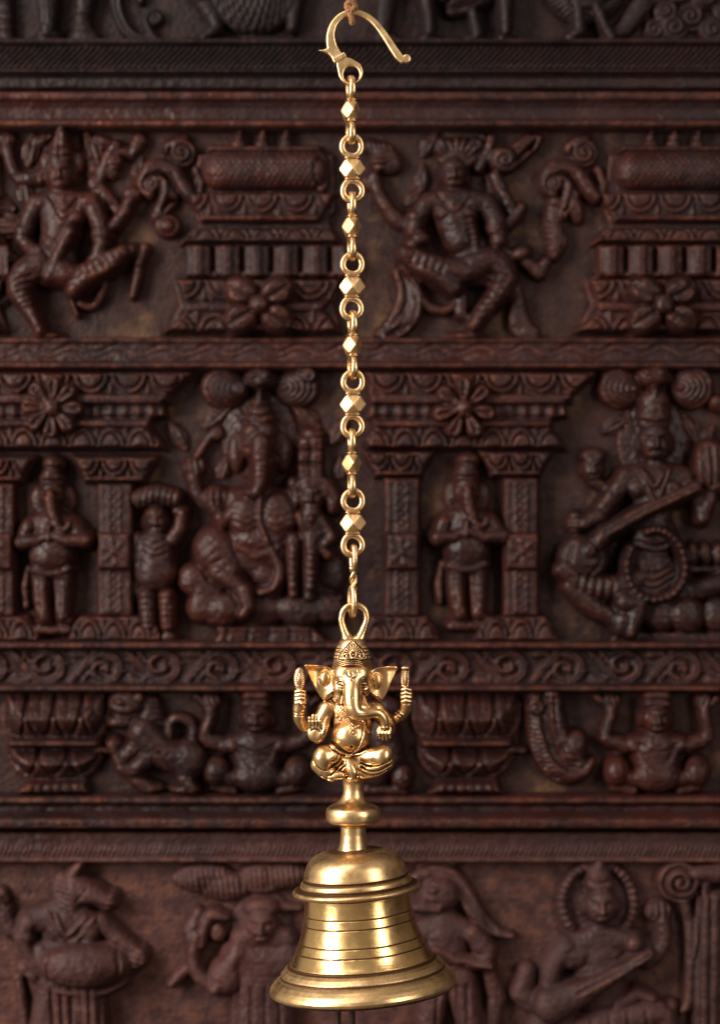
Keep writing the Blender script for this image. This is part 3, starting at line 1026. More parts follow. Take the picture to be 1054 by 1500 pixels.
def hook2(X, Y):
    d = np.full(np.broadcast(X, Y).shape, 1e9)
    for i in range(len(cl) - 1):
        a = cl[i]; e = cl[i + 1] - a
        wx = X - a[0]; wy = Y - a[1]
        t = np.clip((wx * e[0] + wy * e[1]) / (e @ e), 0, 1)
        d = np.minimum(d, np.sqrt((wx - e[0] * t) ** 2 + (wy - e[1] * t) ** 2) - (wd[i] + (wd[i + 1] - wd[i]) * t))
    tip = np.sqrt((X - 595) ** 2 + (Y - 86.5) ** 2) - 6.9
    d = np.minimum(d, tip)
    spur = d_poly(X, Y, [(484, 66), (479, 71), (473, 73.5), (466.4, 74), (473, 76.2), (480, 79), (486, 85), (493, 84), (492, 70)]) - .4
    return np.minimum(d, spur)


def ext(f2, hz, r):
    def f(X, Y, Z):
        d = f2(X[:, :, 0], Y[:, :, 0])[:, :, None] + r
        q = np.abs(Z) - hz + r
        return np.sqrt(np.maximum(d, 0) ** 2 + np.maximum(q, 0) ** 2) + np.minimum(np.maximum(d, q), 0) - r
    return f


hv.add((ext(hook2, 4.8, 3.2), (464, 10, -6, 604, 98, 6)), .8)
V, F = hv.mesh()
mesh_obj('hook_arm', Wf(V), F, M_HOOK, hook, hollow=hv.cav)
ev = Vol((480, 74, -9), (540, 132, 9), .6)


def eye2(X, Y):
    d = np.sqrt((X - 513.5) ** 2 + (Y - 106.5) ** 2) - 18.3
    arm = d_poly(X, Y, [(493, 92), (504, 84.5), (514, 87), (527, 95), (514, 107), (497, 112), (495, 102)]) - 1.2
    return np.maximum(np.minimum(d, arm), -(np.sqrt(((X - 514.6) / .92) ** 2 + (Y - 110) ** 2) - 12.4))


ev.add((ext(eye2, 4.6, 2.8), (490, 80, -6, 536, 128, 6)), .8)
V, F = ev.mesh()
mesh_obj('eye', Wf(V), F, M_HOOK, hook, hollow=ev.cav)
bv = Vol((478, 72, -11), (516, 100, 11), .6)
c30 = math.radians(-29)


def bar(X, Y, Z):
    x = (X - 497) * math.cos(c30) + (Y - 85.5) * math.sin(c30); y = -(X - 497) * math.sin(c30) + (Y - 85.5) * math.cos(c30)
    return np.sqrt(np.maximum(np.abs(x) - 8.6, 0) ** 2 + np.maximum(np.abs(y) - 2.4, 0) ** 2 + np.maximum(np.abs(Z) - 4.6, 0) ** 2) - 1.9


bv.add((bar, (484, 74, -8, 512, 98, 8)), .8)
V, F = bv.mesh()
mesh_obj('collar', Wf(V), F, M_HOOK, hook, hollow=bv.cav)

# --- twisted cord, knotted round the top of the hook
cord_o = None
g = Geo()


def rope(pts, R, r, turns_per=11.0, n=10):
    p = catmull(pts, n)
    t = np.gradient(p, axis=0); t /= np.linalg.norm(t, axis=1)[:, None]
    L = np.concatenate([[0], np.cumsum(np.linalg.norm(np.diff(p, axis=0), axis=1))])
    ref = np.array([.3, .2, 1.0])
    for k in range(3):
        q = []
        for i in range(len(p)):
            u = np.cross(t[i], ref); u /= np.linalg.norm(u); w = np.cross(t[i], u)
            a = 2 * PI * (L[i] / turns_per + k / 3)
            q.append(p[i] + R * (math.cos(a) * u + math.sin(a) * w))
        tube(g, q, r, 7)


rope([(518, -60, 0), (516, -30, 0), (515, -8, 2), (514.5, 8, 5)], 2.4, 2.5)
rope([(511, 8, 7), (512.5, 20, 8.5), (515, 29, 6.5), (516, 33.5, 0), (514.5, 29, -7), (512, 18, -8), (511, 8, -4), (510, 4, 1)], 2.3, 2.5)
rope([(507.5, 6, 3), (508, 14, 9), (512, 18.5, 10), (518, 14, 10.5), (521, 8, 6)], 2.1, 2.2)
rope([(508, 12, 3), (509, 7, 10), (514, 5, 11), (520, 9, 8), (520, 13, 3)], 2.1, 2.2)
rope([(521, -50, 1), (519.5, -25, 2), (519, -6, 4), (518, 6, 8)], 1.4, 1.6)
cord_o = g.build('cord', M_ROPE, None, origin=Wf([(514, 10, 0)])[0])
tag(cord_o, 'brown twisted cord knotted round the top of the brass hook', 'cord')
g = Geo()

# --- one link: two rings, two collars, a bead with diamond facets
GROUP = 'faceted bead links of the chain'


def local(v):
    v = np.asarray(v, float).reshape(-1, 3)
    return np.stack([v[:, 0], -v[:, 2], -v[:, 1]], 1) * K


def make_link():
    root = bpy.data.objects.new('chain_link', None); root.empty_display_size = .01; C.objects.link(root)
    parts = []
    for s in (-1, 1):
        n = 44; a = np.linspace(0, 2 * PI, n, endpoint=False); m = 14; q = np.linspace(0, 2 * PI, m, endpoint=False)
        sp = lambda c, e: np.sign(c) * np.abs(c) ** e
        A, Q = np.meshgrid(a, q, indexing='ij')
        rad = 13.9 + 4.8 * sp(np.cos(Q), .75) + .25 * np.sin(3 * A + s)
        x = rad * np.cos(A); y = s * 32.5 + rad * np.sin(A) * 1.05; z = (5.0 + .5 * np.sin(A * 2)) * sp(np.sin(Q), .75)
        parts.append(mesh_obj('ring', local(np.stack([x, y, z], -1).reshape(-1, 3)), grid_faces(n, m, True, True), M_CHAIN, origin=(0, 0, 0)))
    for s in (-1, 1):
        g = Geo()
        superell(g, (0, s * 15.2, 0), (11.6, 1.7, 7.6), .45, 28, 8)
        superell(g, (0, s * 13.0, 0), (9.6, 4.0, 6.4), .5, 24, 8)
        superell(g, (0, s * 18, 0), (9.0, 3.4, 5.0), .6, 24, 8)
        parts.append(g.build('collar', M_COLLAR, None, local, origin=(0, 0, 0)))
    # the bead: diamonds to the four sides, triangles between them
    bm = bmesh.new()
    vs = [(sx, sy, 0) for sx in (-1, 1) for sy in (-1, 1)] + [(sx, 0, sz) for sx in (-1, 1) for sz in (-1, 1)] + [(0, sy, sz) for sy in (-1, 1) for sz in (-1, 1)]
    c45 = math.cos(PI / 4)
    for (x, y, z) in vs:
        X = (x - y) * c45; Y = (x + y) * c45
        bm.verts.new((X * 14.6 * K + random.uniform(-.7, .7) * K, Y * 11 * K, z * 13.6 * K + random.uniform(-1, 1) * K))
    bmesh.ops.convex_hull(bm, input=bm.verts)
    bmesh.ops.dissolve_limit(bm, angle_limit=.02, verts=bm.verts, edges=bm.edges)
    bmesh.ops.bevel(bm, geom=list(bm.edges), offset=2.0 * K, segments=3, affect='EDGES', profile=.6)
    bmesh.ops.recalc_face_normals(bm, faces=bm.faces)
    me = bpy.data.meshes.new('bead'); bm.to_mesh(me); bm.free(); me.materials.append(M_BEAD)
    o = bpy.data.objects.new('bead', me); C.objects.link(o)
    parts.append(o)
    for p in parts:
        p.parent = root
    return root


def copy_thing(src):
    r = src.copy(); C.objects.link(r)
    for ch in list(src.children):
        c = ch.copy(); C.objects.link(c); c.parent = r
    return r


ORD = ['topmost', 'second', 'third', 'fourth', 'fifth', 'sixth', 'seventh', 'lowest']
LINKS = [(513.5, 162.5, -79), (515.6, 247, 4), (515, 332, -81), (515.6, 419.5, 5), (516, 506, -77), (516.6, 592, 3), (515, 679, -83), (516.8, 766, 2)]
first = make_link()
for i, (x, y, rz) in enumerate(LINKS):
    o = first if i == 0 else copy_thing(first)
    o.location = tuple(Wf([(x, y, 0)])[0]); o.rotation_euler = (0, math.radians((.6, -1, .8, 1.2, -.6, .8, -.8, .4)[i]), math.radians(rz))
    how = 'turned edge-on' if i % 2 == 0 else 'facing front'
    ex = {0: 'hanging in the eye of the hook', 7: 'above the plain twisted link'}.get(i, 'of the eight counted from the hook')
    tag(o, f'{ORD[i]} faceted brass bead link, {how}, {ex}', 'chain link', GROUP)

# --- the plain twisted link between chain and bell
tl = thing('twisted_link', 'slim plain brass link with a wavy twisted middle, holding the bell by its loop', 'chain link', Wf([(516.5, 854, 0)])[0])
vv = Vol((500, 792, -20), (533, 918, 20), .6)
r5 = math.radians(-72)
up = [(517.5 + 9 * math.cos(a) * math.cos(r5), 818 + 17.5 * math.sin(a), -9 * math.cos(a) * math.sin(r5) * 1.1, 4.2) for a in np.linspace(0, 2 * PI, 25)]
lo = [(516 + 10 * math.cos(a) * math.cos(r5), 881 + 20.5 * math.sin(a), -10 * math.cos(a) * math.sin(r5) * 1.1, 4.7) for a in np.linspace(0, 2 * PI, 25)]
vv.path(up, 1); vv.path(lo, 1)
for s in (0, PI):
    vv.path([(517.6 + 3.4 * math.cos(t + s), 832 + t * 5.4, 3.4 * math.sin(t + s), 3.1) for t in np.linspace(0, 5.8, 22)], 1.2)
V, F = vv.mesh()
mesh_obj('twisted_bar', Wf(V), F, M_CHAIN, tl, hollow=vv.cav)


# ================================================================== THE CARVED PANELS BEHIND
XL, XR = -190, 1244


def panel(label, y0, y1, mat, zback=26):
    root = thing('carved_panel', label, 'carved panel', Wb([(527, y1, 0)])[0], 'stacked boards of the carved wooden panelling')
    g = Geo()
    g.add([(x, y, z) for x in (XL, XR) for y in (y0, y1) for z in (-zback, 0)], [(0, 1, 3, 2), (4, 6, 7, 5), (0, 4, 5, 1), (2, 3, 7, 6), (0, 2, 6, 4), (1, 5, 7, 3)])
    g.build('backboard', mat, root, Wb, smooth=False)
    return root


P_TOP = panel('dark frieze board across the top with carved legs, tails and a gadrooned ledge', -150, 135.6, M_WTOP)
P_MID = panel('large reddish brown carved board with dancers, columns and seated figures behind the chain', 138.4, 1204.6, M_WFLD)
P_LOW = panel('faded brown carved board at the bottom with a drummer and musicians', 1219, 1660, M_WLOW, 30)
for par, ya, yb in ((P_TOP, 110, 160), (P_LOW, 1180, 1240)):  # added backing: blocks light from behind and makes the gaps black
    g = Geo()
    g.add([(x, y, z) for x in (XL, XR) for y in (ya, yb) for z in (-60, -31)], [(0, 1, 3, 2), (4, 6, 7, 5), (0, 4, 5, 1), (2, 3, 7, 6), (0, 2, 6, 4), (1, 5, 7, 3)])
    g.build('gap_shade_backing', M_GAP, par, Wb, smooth=False)


def strip(name, parent, y0, y1, fn, mat, seed=0, step=2.0, x0=XL, x1=XR, rough=1.0, blur=1):
    h = HF(x0, y0 - 4, x1, y1 + 4, step)
    h.field(fn)
    return h.finish(name, parent, mat, seed, rough, blur)


mx = np.maximum

# ------------------------------------------------ top board
strip('gadrooned_moulding', P_TOP, 68, 107, lambda X, Y: np.where((Y > 70) & (Y < 106), 14 + 10 * np.sqrt(np.clip(1 - ((Y - 92) / 24) ** 2, 0, 1)) +
      2.6 * np.sin((X + .9 * (Y - 72) ** 1.18 * .55) * 2 * PI / 9.4) * np.clip((Y - 72) / 5, 0, 1) * np.clip((106 - Y) / 5, 0, 1), -30), M_WTOP, 3, 1.6, blur=0)
strip('beaded_strip', P_TOP, 107, 136, lambda X, Y: mx(band(Y, 107, 112, 24), mx(np.where((Y > 111) & (Y < 120), 14 + 3 * np.sin(X * 2 * PI / 6.4), -30), band(Y, 119, 135, 21, 3))), M_WTOP, 4, 1.6, blur=0)
strip('ledge', P_TOP, 62, 71, lambda X, Y: band(Y, 63, 71, 27, 3), M_WTOP, 5)


def carve(name, parent, mat, box, step=1.6):
    def deco(fn):
        h = HF(*box, step)
        fn(h)
        h.finish(name, parent, mat, int(box[0] * 7 + box[1]) % 977, 1.0)
        return fn
    return deco


@carve('carved_leg', P_TOP, M_WTOP, (-80, -70, 40, 70))
def _(h):
    h.c([(4, -60, 16), (8, 10, 14), (12, 62, 12)], 10, 8)
    for k in range(9):
        h.g([(-12, -50 + k * 14), (26, -46 + k * 14)], 2, 2.5)
    h.c([(-40, -60, 14), (-46, 60, 12)], 10, 6)


@carve('carved_leg', P_TOP, M_WTOP, (30, -70, 110, 70))
def _(h):
    h.c([(72, -70, 20), (73, 0, 17), (74, 36, 13), (73, 52, 12)], 14, 9)
    h.e(73, 54, 15, 7, 6, 14); h.e(73, 62, 20, 6, 8, 10)
    h.g([(66, -60), (68, 40)], 1.6, 2)


@carve('carved_leg', P_TOP, M_WTOP, (90, -70, 176, 72))
def _(h):
    h.c([(134, -70, 18), (128, 0, 15), (122, 34, 13), (124, 58, 20), (134, 66, 18)], 13, 9)
    for k in range(4):
        h.g([(106, 26 + k * 7), (140, 30 + k * 7)], 1.8, 2.4)


@carve('carved_plume', P_TOP, M_WTOP, (155, -80, 262, 70))
def _(h):
    h.c([(172, -70, 9), (170, -20, 9), (176, 25, 9), (196, 55, 8), (228, 62, 6), (252, 66, 4)], 8, 6, smooth=5)
    h.g([(172, -70), (170, -20), (176, 25), (196, 55), (228, 62)], 2, 3, 5)
    h.c([(236, 66, 5), (222, 52, 6), (216, 34, 7), (224, 22, 7), (236, 28, 5)], 8, 6, smooth=5)
    h.scroll(228, 30, 11, 1.5, 40, 1, 8, 8)
    h.c([(205, -80, 12), (196, -30, 9), (208, 4, 6)], 8, 5, smooth=4)


@carve('carved_bird', P_TOP, M_WTOP, (250, -110, 452, 72))
def _(h):
    h.e(372, -24, 76, 78, 26, 8)
    h.e(372, -40, 62, 60, 8, 22)
    for r in range(9):
        for k in range(13):
            a = PI * (.06 + .88 * (k + .5 * (r % 2)) / 13)
            x = 372 + (74 - r * 1.5) * math.cos(a) * (.35 + .075 * r); y = -52 + (20 + r * 11) * math.sin(a) ** .8 - (20 - r) * .4
            h.g([(x, y - 6), (x, y + 2)], 1.7, 2.6)
    h.c([(270, -70, 12), (292, -10, 14), (318, 40, 11), (300, 60, 8)], 12, 12, smooth=4)
    for k in range(6):
        h.g([(262 + k * 6, -60 + k * 14), (282 + k * 7, -66 + k * 14)], 1.8, 2.6)
    h.e(282, 63, 16, 6, 8, 8); h.e(338, 64, 20, 6, 9, 10); h.e(392, 63, 46, 6, 9, 10)
    h.c([(424, -60, 16), (436, -10, 12), (428, 44, 8)], 10, 10)


@carve('carved_animal', P_TOP, M_WTOP, (530, -90, 800, 72))
def _(h):
    h.c([(560, -80, 18), (566, 0, 15), (560, 50, 13)], 12, 6)
    h.e(566, 60, 20, 8, 8, 8)
    h.e(680, -38, 74, 56, 24, 10)
    h.c([(616, -40, 18), (622, 0, 13), (627, 36, 9), (628, 54, 9)], 16, 14); h.e(627, 62, 16, 6, 9, 14)
    h.c([(738, -40, 18), (737, 0, 13), (738, 36, 10), (738, 54, 9)], 16, 14); h.e(738, 62, 15, 6, 9, 14)
    h.c([(658, -10, 15), (660, 20, 10), (690, 16, 8), (698, 52, 9)], 10, 6); h.e(690, 60, 16, 6, 8, 7)
    for k in range(5):
        h.g([(640 + k * 4, 12 - k), (668, 18 - k * 6), (700, 8 - k * 5)], 1.6, 2)


@carve('carved_plume', P_TOP, M_WTOP, (770, -110, 945, 70))
def _(h):
    h.e(855, -40, 68, 80, 22, 8)
    h.e(862, -48, 48, 56, 8, 24)
    for k in range(26):
        a = math.radians(8 + k * 6.6)
        h.g([(855 + 50 * math.cos(a), -40 + 60 * math.sin(a)), (855 + 66 * math.cos(a + .12), -40 + 78 * math.sin(a + .12))], 1.8, 3.4)
    h.c([(842, 10, 8), (846, 50, 9), (832, 62, 9)], 9, 16); h.c([(868, 12, 7), (882, 44, 8), (892, 60, 8)], 9, 16)
    h.c([(885, 58, 10), (912, 44, 14), (938, 10, 16)], 12, 5, smooth=4)


@carve('carved_foliage', P_TOP, M_WTOP, (930, -110, 1244, 70))
def _(h):
    for i, (x, y, r) in enumerate([(958, 46, 18), (986, 42, 20), (972, 18, 17), (1010, 26, 22), (1042, 46, 20), (1030, -4, 20), (996, -10, 18), (1066, 14, 24), (1100, 44, 20), (1090, -20, 26), (1140, 20, 30), (1050, -40, 26), (1190, 10, 40)]):
        h.scroll(x, y, r, 1.7, 200 + i * 40, 1 if i % 2 else -1, 9, 5 + (i % 3) * 2)


# ------------------------------------------------ middle board: top moulding with leaf tufts
strip('upper_moulding', P_MID, 138, 192, lambda X, Y: mx(band(Y, 139, 152, 22, 3), mx(band(Y, 152, 182, 11, 2) + 4 * np.exp(-((Y - 156) / 3) ** 2), band(Y, 182, 191.5, 27, 3))), M_WMID, 8, 2)
for i in range(-2, 14):
    x = 80 + i * 90 if i < 5 else 602 + (i - 6) * 92
    if i == 5:
        x = 515
    h = HF(x - 36, 150, x + 40, 184, 1.8)
    for k in range(5):
        a = math.radians(-160 + k * 32)
        h.c([(x - 4, 178, 4.5), (x + 14 * math.cos(a), 168 + 12 * math.sin(a), 5), (x + 26 * math.cos(a) + 4, 166 + 12 * math.sin(a), 2.5)], 4, 7, smooth=3)
    h.finish('leaf_tuft', P_MID, M_WFIG, i + 30)


# ------------------------------------------------ pavilions between the dancers
def part(h, name, parent, mat, seed):
    return h.finish(name, parent, mat, seed + int(h.x[0]) % 53, 1.1)


def pavilion(dx, flower_x):
    X0 = dx
    h = HF(X0 + 228, 200, X0 + 512, 500)
    h.p([(X0 + 290, 226), (X0 + 490, 226), (X0 + 494, 310), (X0 + 484, 320), (X0 + 486, 335), (X0 + 500, 362), (X0 + 500, 406), (X0 + 504, 412), (X0 + 490, 447), (X0 + 504, 492),
         (X0 + 238, 492), (X0 + 262, 448), (X0 + 252, 412), (X0 + 272, 402), (X0 + 272, 362), (X0 + 290, 330), (X0 + 278, 300)], 6, 2, 4)
    body = part(h, 'carved_pavilion', P_MID, M_WMID, 3)
    # finials and ridge
    for fx in (351, 385, 419):
        h = HF(X0 + fx - 16, 190, X0 + fx + 18, 224, 1.6)
        h.e(X0 + fx, 214, 11, 8, 8, 6); h.e(X0 + fx, 204, 7, 6, 7, 8); h.e(X0 + fx + 1, 197, 3.5, 6, 4, 9)
        part(h, 'finial', body, M_WMID, fx)
    # barrel roof with scales
    h = HF(X0 + 288, 214, X0 + 490, 288, 1.8)
    h.box(X0 + 306, 217, X0 + 470, 225, 6, 12, 3)
    h.c([(X0 + 324, 254, 27), (X0 + 456, 254, 27)], 20, 10)
    U = h.X; Vv = h.Y; inn = (np.abs(Vv - 254) < 26)
    row = np.floor((Vv - 228) / 6.2); u = ((U + (row % 2) * 4.5) / 9.0) % 1 - .5; v = ((Vv - 228) / 6.2) % 1
    sc = 2.6 * np.clip(1 - (u / .5) ** 2 - (v - .35) ** 2 * 2, -.6, 1)
    h.h += np.where(inn & (h.h > 8) & (U > X0 + 312) & (U < X0 + 466), sc, 0)
    h.e(X0 + 470, 256, 13, 27, 8, 14)
    h.ring(X0 + 470, 256, 9, 20, 1.6, 2.5)
    part(h, 'barrel_roof', body, M_WMID, 7)
    # upper cornice
    h = HF(X0 + 266, 280, X0 + 506, 336)
    h.field(lambda X, Y: mx(mx(band(Y, 282, 288, 30, 2.5), 16 + petals(X, Y, 288, 317, 51, X0 + 308, 9)), band(Y, 320, 331, 24, 2.5)))
    h.clip([(X0 + 270, 282), (X0 + 500, 282), (X0 + 486, 306), (X0 + 476, 318), (X0 + 470, 333), (X0 + 290, 333), (X0 + 290, 320), (X0 + 278, 304)])
    part(h, 'cornice', body, M_WMID, 9)
    h = HF(X0 + 254, 330, X0 + 514, 368)
    h.field(lambda X, Y: mx(16 + petals(X, Y, 333, 357, 44, X0 + 282, 9, True), band(Y, 355, 363, 33, 2.5)))
    h.clip([(X0 + 284, 333), (X0 + 486, 333), (X0 + 500, 350), (X0 + 508, 363), (X0 + 259, 363), (X0 + 266, 350)])
    part(h, 'cornice', body, M_WMID, 10)
    # colonnade
    h = HF(X0 + 270, 362, X0 + 504, 410)
    for i in range(6):
        xc = X0 + 292 + i * 42.5
        h.box(xc - 18, 362, xc + 18, 408, 10, 12, 3); h.box(xc - 7, 363, xc + 7, 408, 5, 20, 2)
        h.g([(xc - 13, 362), (xc - 13, 408)], 1.2, 2); h.g([(xc + 13, 362), (xc + 13, 408)], 1.2, 2)
    h.box(X0 + 272, 399, X0 + 500, 409, 4, 12, 2)
    part(h, 'colonnade', body, M_WMID, 11)
    # base mouldings
    h = HF(X0 + 224, 404, X0 + 518, 498)
    h.field(lambda X, Y: mx(mx(band(Y, 407, 413, 32, 2.5), 16 + petals(X, Y, 413, 444, 62, X0 + 300, 9)), mx(band(Y, 446, 458, 22, 2.5), 16 + petals(X, Y, 460, 491, 56, X0 + 290, 10, True))))
    h.clip([(X0 + 254, 407), (X0 + 506, 407), (X0 + 500, 424), (X0 + 488, 444), (X0 + 478, 458), (X0 + 488, 464), (X0 + 506, 492), (X0 + 228, 492), (X0 + 258, 466), (X0 + 268, 458), (X0 + 266, 438), (X0 + 258, 418)])
    part(h, 'plinth', body, M_WMID, 13)
    # four-petalled flower
    fx, fy = flower_x, 450
    h = HF(fx - 60, fy - 56, fx + 64, fy + 52)
    for a in (-142, -38, 38, 142):
        c, s = math.cos(math.radians(a)), math.sin(math.radians(a))
        h.e(fx + 29 * c, fy + 26 * s, 29, 23, 13, 26, a)
        h.g([(fx + 8 * c, fy + 8 * s), (fx + 52 * c, fy + 46 * s)], 2, 3.4)
        h.e(fx + 31 * c - 10 * s, fy + 27 * s + 10 * c, 16, 7, 3, 36, a); h.e(fx + 31 * c + 10 * s, fy + 27 * s - 10 * c, 16, 7, 3, 36, a)
    for gx, gy in ((0, -46), (0, 44), (-52, 0), (54, 0)):
        h.g([(fx, fy), (fx + gx, fy + gy)], 2.4, 6)
    h.e(fx, fy, 15, 15, 10, 34); h.ring(fx, fy, 15, 15, 1.8, 3)
    part(h, 'flower', body, M_WFIG, 15)


pavilion(0, 381)
pavilion(600, 965)
# the edge of another one at the far left
pavilion(-488, -108)


# ------------------------------------------------ dancers
@carve('carved_dancer', P_MID, M_WFIG, (-30, 192, 232, 506))
def dancer1(h):
    # back arms and emblems
    h.c([(60, 262, 12), (30, 262, 10), (16, 236, 9), (12, 205, 10)], 8, 6, smooth=3); h.fist(12, 206, 11, 90, 10)
    h.c([(140, 270, 11), (166, 300, 10), (180, 320, 8)], 8, 6); h.c([(140, 250, 9), (166, 256, 9)], 8, 7); h.fist(168, 238, 12, 0, 12)
    h.c([(168, 222, 6), (196, 228, 9), (205, 208, 12)], 9, 6)
    h.c([(150, 262, 8), (160, 232, 9), (172, 214, 8)], 9, 8)
    # body
    h.c([(84, 356, 24), (92, 392, 26), (70, 400, 22)], 16, 9)
    h.c([(64, 300, 16), (95, 300, 21), (132, 300, 15)], 15, 12)
    h.c([(94, 312, 34), (88, 356, 25)], 20, 10)
    h.e(92, 326, 10, 9, 6, 24); h.e(116, 322, 10, 9, 6, 24)
    h.g([(84, 296), (100, 316), (118, 296)], 1.8, 2.5, 4); h.g([(78, 292), (100, 326), (126, 292)], 1.6, 2, 4)
    h.g([(72, 352), (92, 360), (112, 352)], 1.8, 2.5, 4)
    # arms
    h.c([(56, 302, 14), (44, 330, 12), (36, 352, 12)], 13, 13); h.e(38, 342, 13, 11, 12, 16)
    h.c([(36, 352, 11), (48, 366, 10), (62, 372, 9)], 11, 15)
    h.c([(136, 300, 15), (148, 328, 13), (150, 352, 12)], 13, 15); h.e(152, 346, 15, 13, 12, 18)
    for t in (0, 6, 12):
        h.g([(138, 338 + t), (166, 342 + t)], 1.5, 2)
    h.c([(152, 360, 11), (146, 378, 10), (138, 388, 9)], 11, 18)
    h.c([(170, 332, 10), (184, 314, 9), (194, 292, 9)], 10, 12); h.fist(196, 286, 10, 90, 14)
    h.c([(108, 344, 9), (96, 366, 9), (84, 392, 9), (78, 408, 10)], 10, 24, smooth=3)
    # legs
    h.c([(60, 392, 23), (40, 404, 22), (33, 424, 20), (44, 448, 14), (60, 478, 10), (64, 488, 9)], 20, 13, smooth=3)
    h.e(72, 494, 18, 6, 9, 14)
    for k in range(6):
        h.g([(26 + k * 3.4, 416 + k * 8), (52 + k * 2.4, 408 + k * 8)], 1.7, 2.3)
    h.c([(88, 400, 22), (118, 408, 17), (150, 390, 14), (184, 374, 12)], 18, 17, smooth=3)
    h.c([(184, 374, 11), (160, 396, 10), (128, 414, 10), (112, 428, 11)], 12, 24)
    for k in range(5):
        h.g([(130 + k * 10, 388 - k * 3), (138 + k * 10, 404 - k * 4)], 1.5, 2)
    h.e(192, 372, 14, 10, 11, 18, -30)
    h.c([(206, 386, 8), (202, 412, 7), (196, 436, 5)], 8, 8); h.c([(214, 366, 8), (206, 386, 8)], 10, 10)
    h.c([(100, 420, 6), (120, 446, 6), (140, 448, 6), (154, 424, 6), (156, 414, 5)], 6, 7, smooth=4)
    h.c([(96, 412, 5), (108, 444, 4), (116, 464, 2)], 6, 12)
    # head, crown
    h.c([(88, 280, 11), (94, 294, 12)], 10, 12)
    h.face(92, 258, 18, 26, 16)
    h.c([(92, 232, 18), (92, 222, 17), (93, 208, 11), (94, 194, 6)], 15, 16); h.g([(74, 232), (92, 236), (110, 232)], 2, 3, 4); h.g([(76, 222), (92, 225), (109, 222)], 1.6, 2.5, 4)
    h.e(70, 240, 10, 16, 8, 8); h.e(116, 240, 10, 16, 8, 8)
    h.g([(92, 236), (93, 200)], 1.5, 2)


def plume(dx, name_seed, low):
    h = HF(188 + dx, 195, 300 + dx, 400)
    h.c([(284 + dx, 292, 9), (266 + dx, 272, 14), (248 + dx, 256, 18), (226 + dx, 254, 19), (214 + dx, 272, 14), (222 + dx, 288, 7)], 13, 8, smooth=5)
    h.c([(252 + dx, 262, 18), (248 + dx, 290, 15), (232 + dx, 318, 10)], 11, 8, smooth=4)
    for k in range(6):
        h.g([(218 + dx + k * 7, 262 - k), (240 + dx + k * 4, 256 + k * 4), (250 + dx + k * 3.5, 280 + k * 3), (240 + dx + k * 2, 312 - k * 3)], 1.7, 3, 5)
    h.scroll(222 + dx, 272, 12, 1.6, 90, 1, 9, 14)
    h.e(258 + dx, 213, 22, 12, 9, 5, -30); h.scroll(268 + dx, 226, 20, 1.9, 200, -1, 11, 7)
    h.c([(288 + dx, 250, 6), (296 + dx, 270, 7), (292 + dx, 292, 6)], 7, 6)
    if low:
        h.c([(226 + dx, 300, 12), (222 + dx, 330, 14), (228 + dx, 356, 15), (224 + dx, 374, 10)], 11, 8, smooth=4)
        for k in range(5):
            h.g([(212 + dx + k * 6, 300 + k * 3), (212 + dx + k * 6, 335), (216 + dx + k * 5, 368)], 1.7, 3, 4)
        for k in range(7):
            h.g([(208 + dx, 326 + k * 8), (218 + dx, 330 + k * 8)], 1.6, 2.5)
        h.e(254 + dx, 306, 13, 24, 10, 6, -20)
    else:
        h.e(247 + dx, 333, 19, 17, 13, 8, 20); h.ring(247 + dx, 333, 12, 11, 1.7, 2.5)
    h.finish('carved_plume', P_MID, M_WFIG, name_seed)


plume(0, 41, False); plume(586, 47, True)
plume(-310, 43, False)


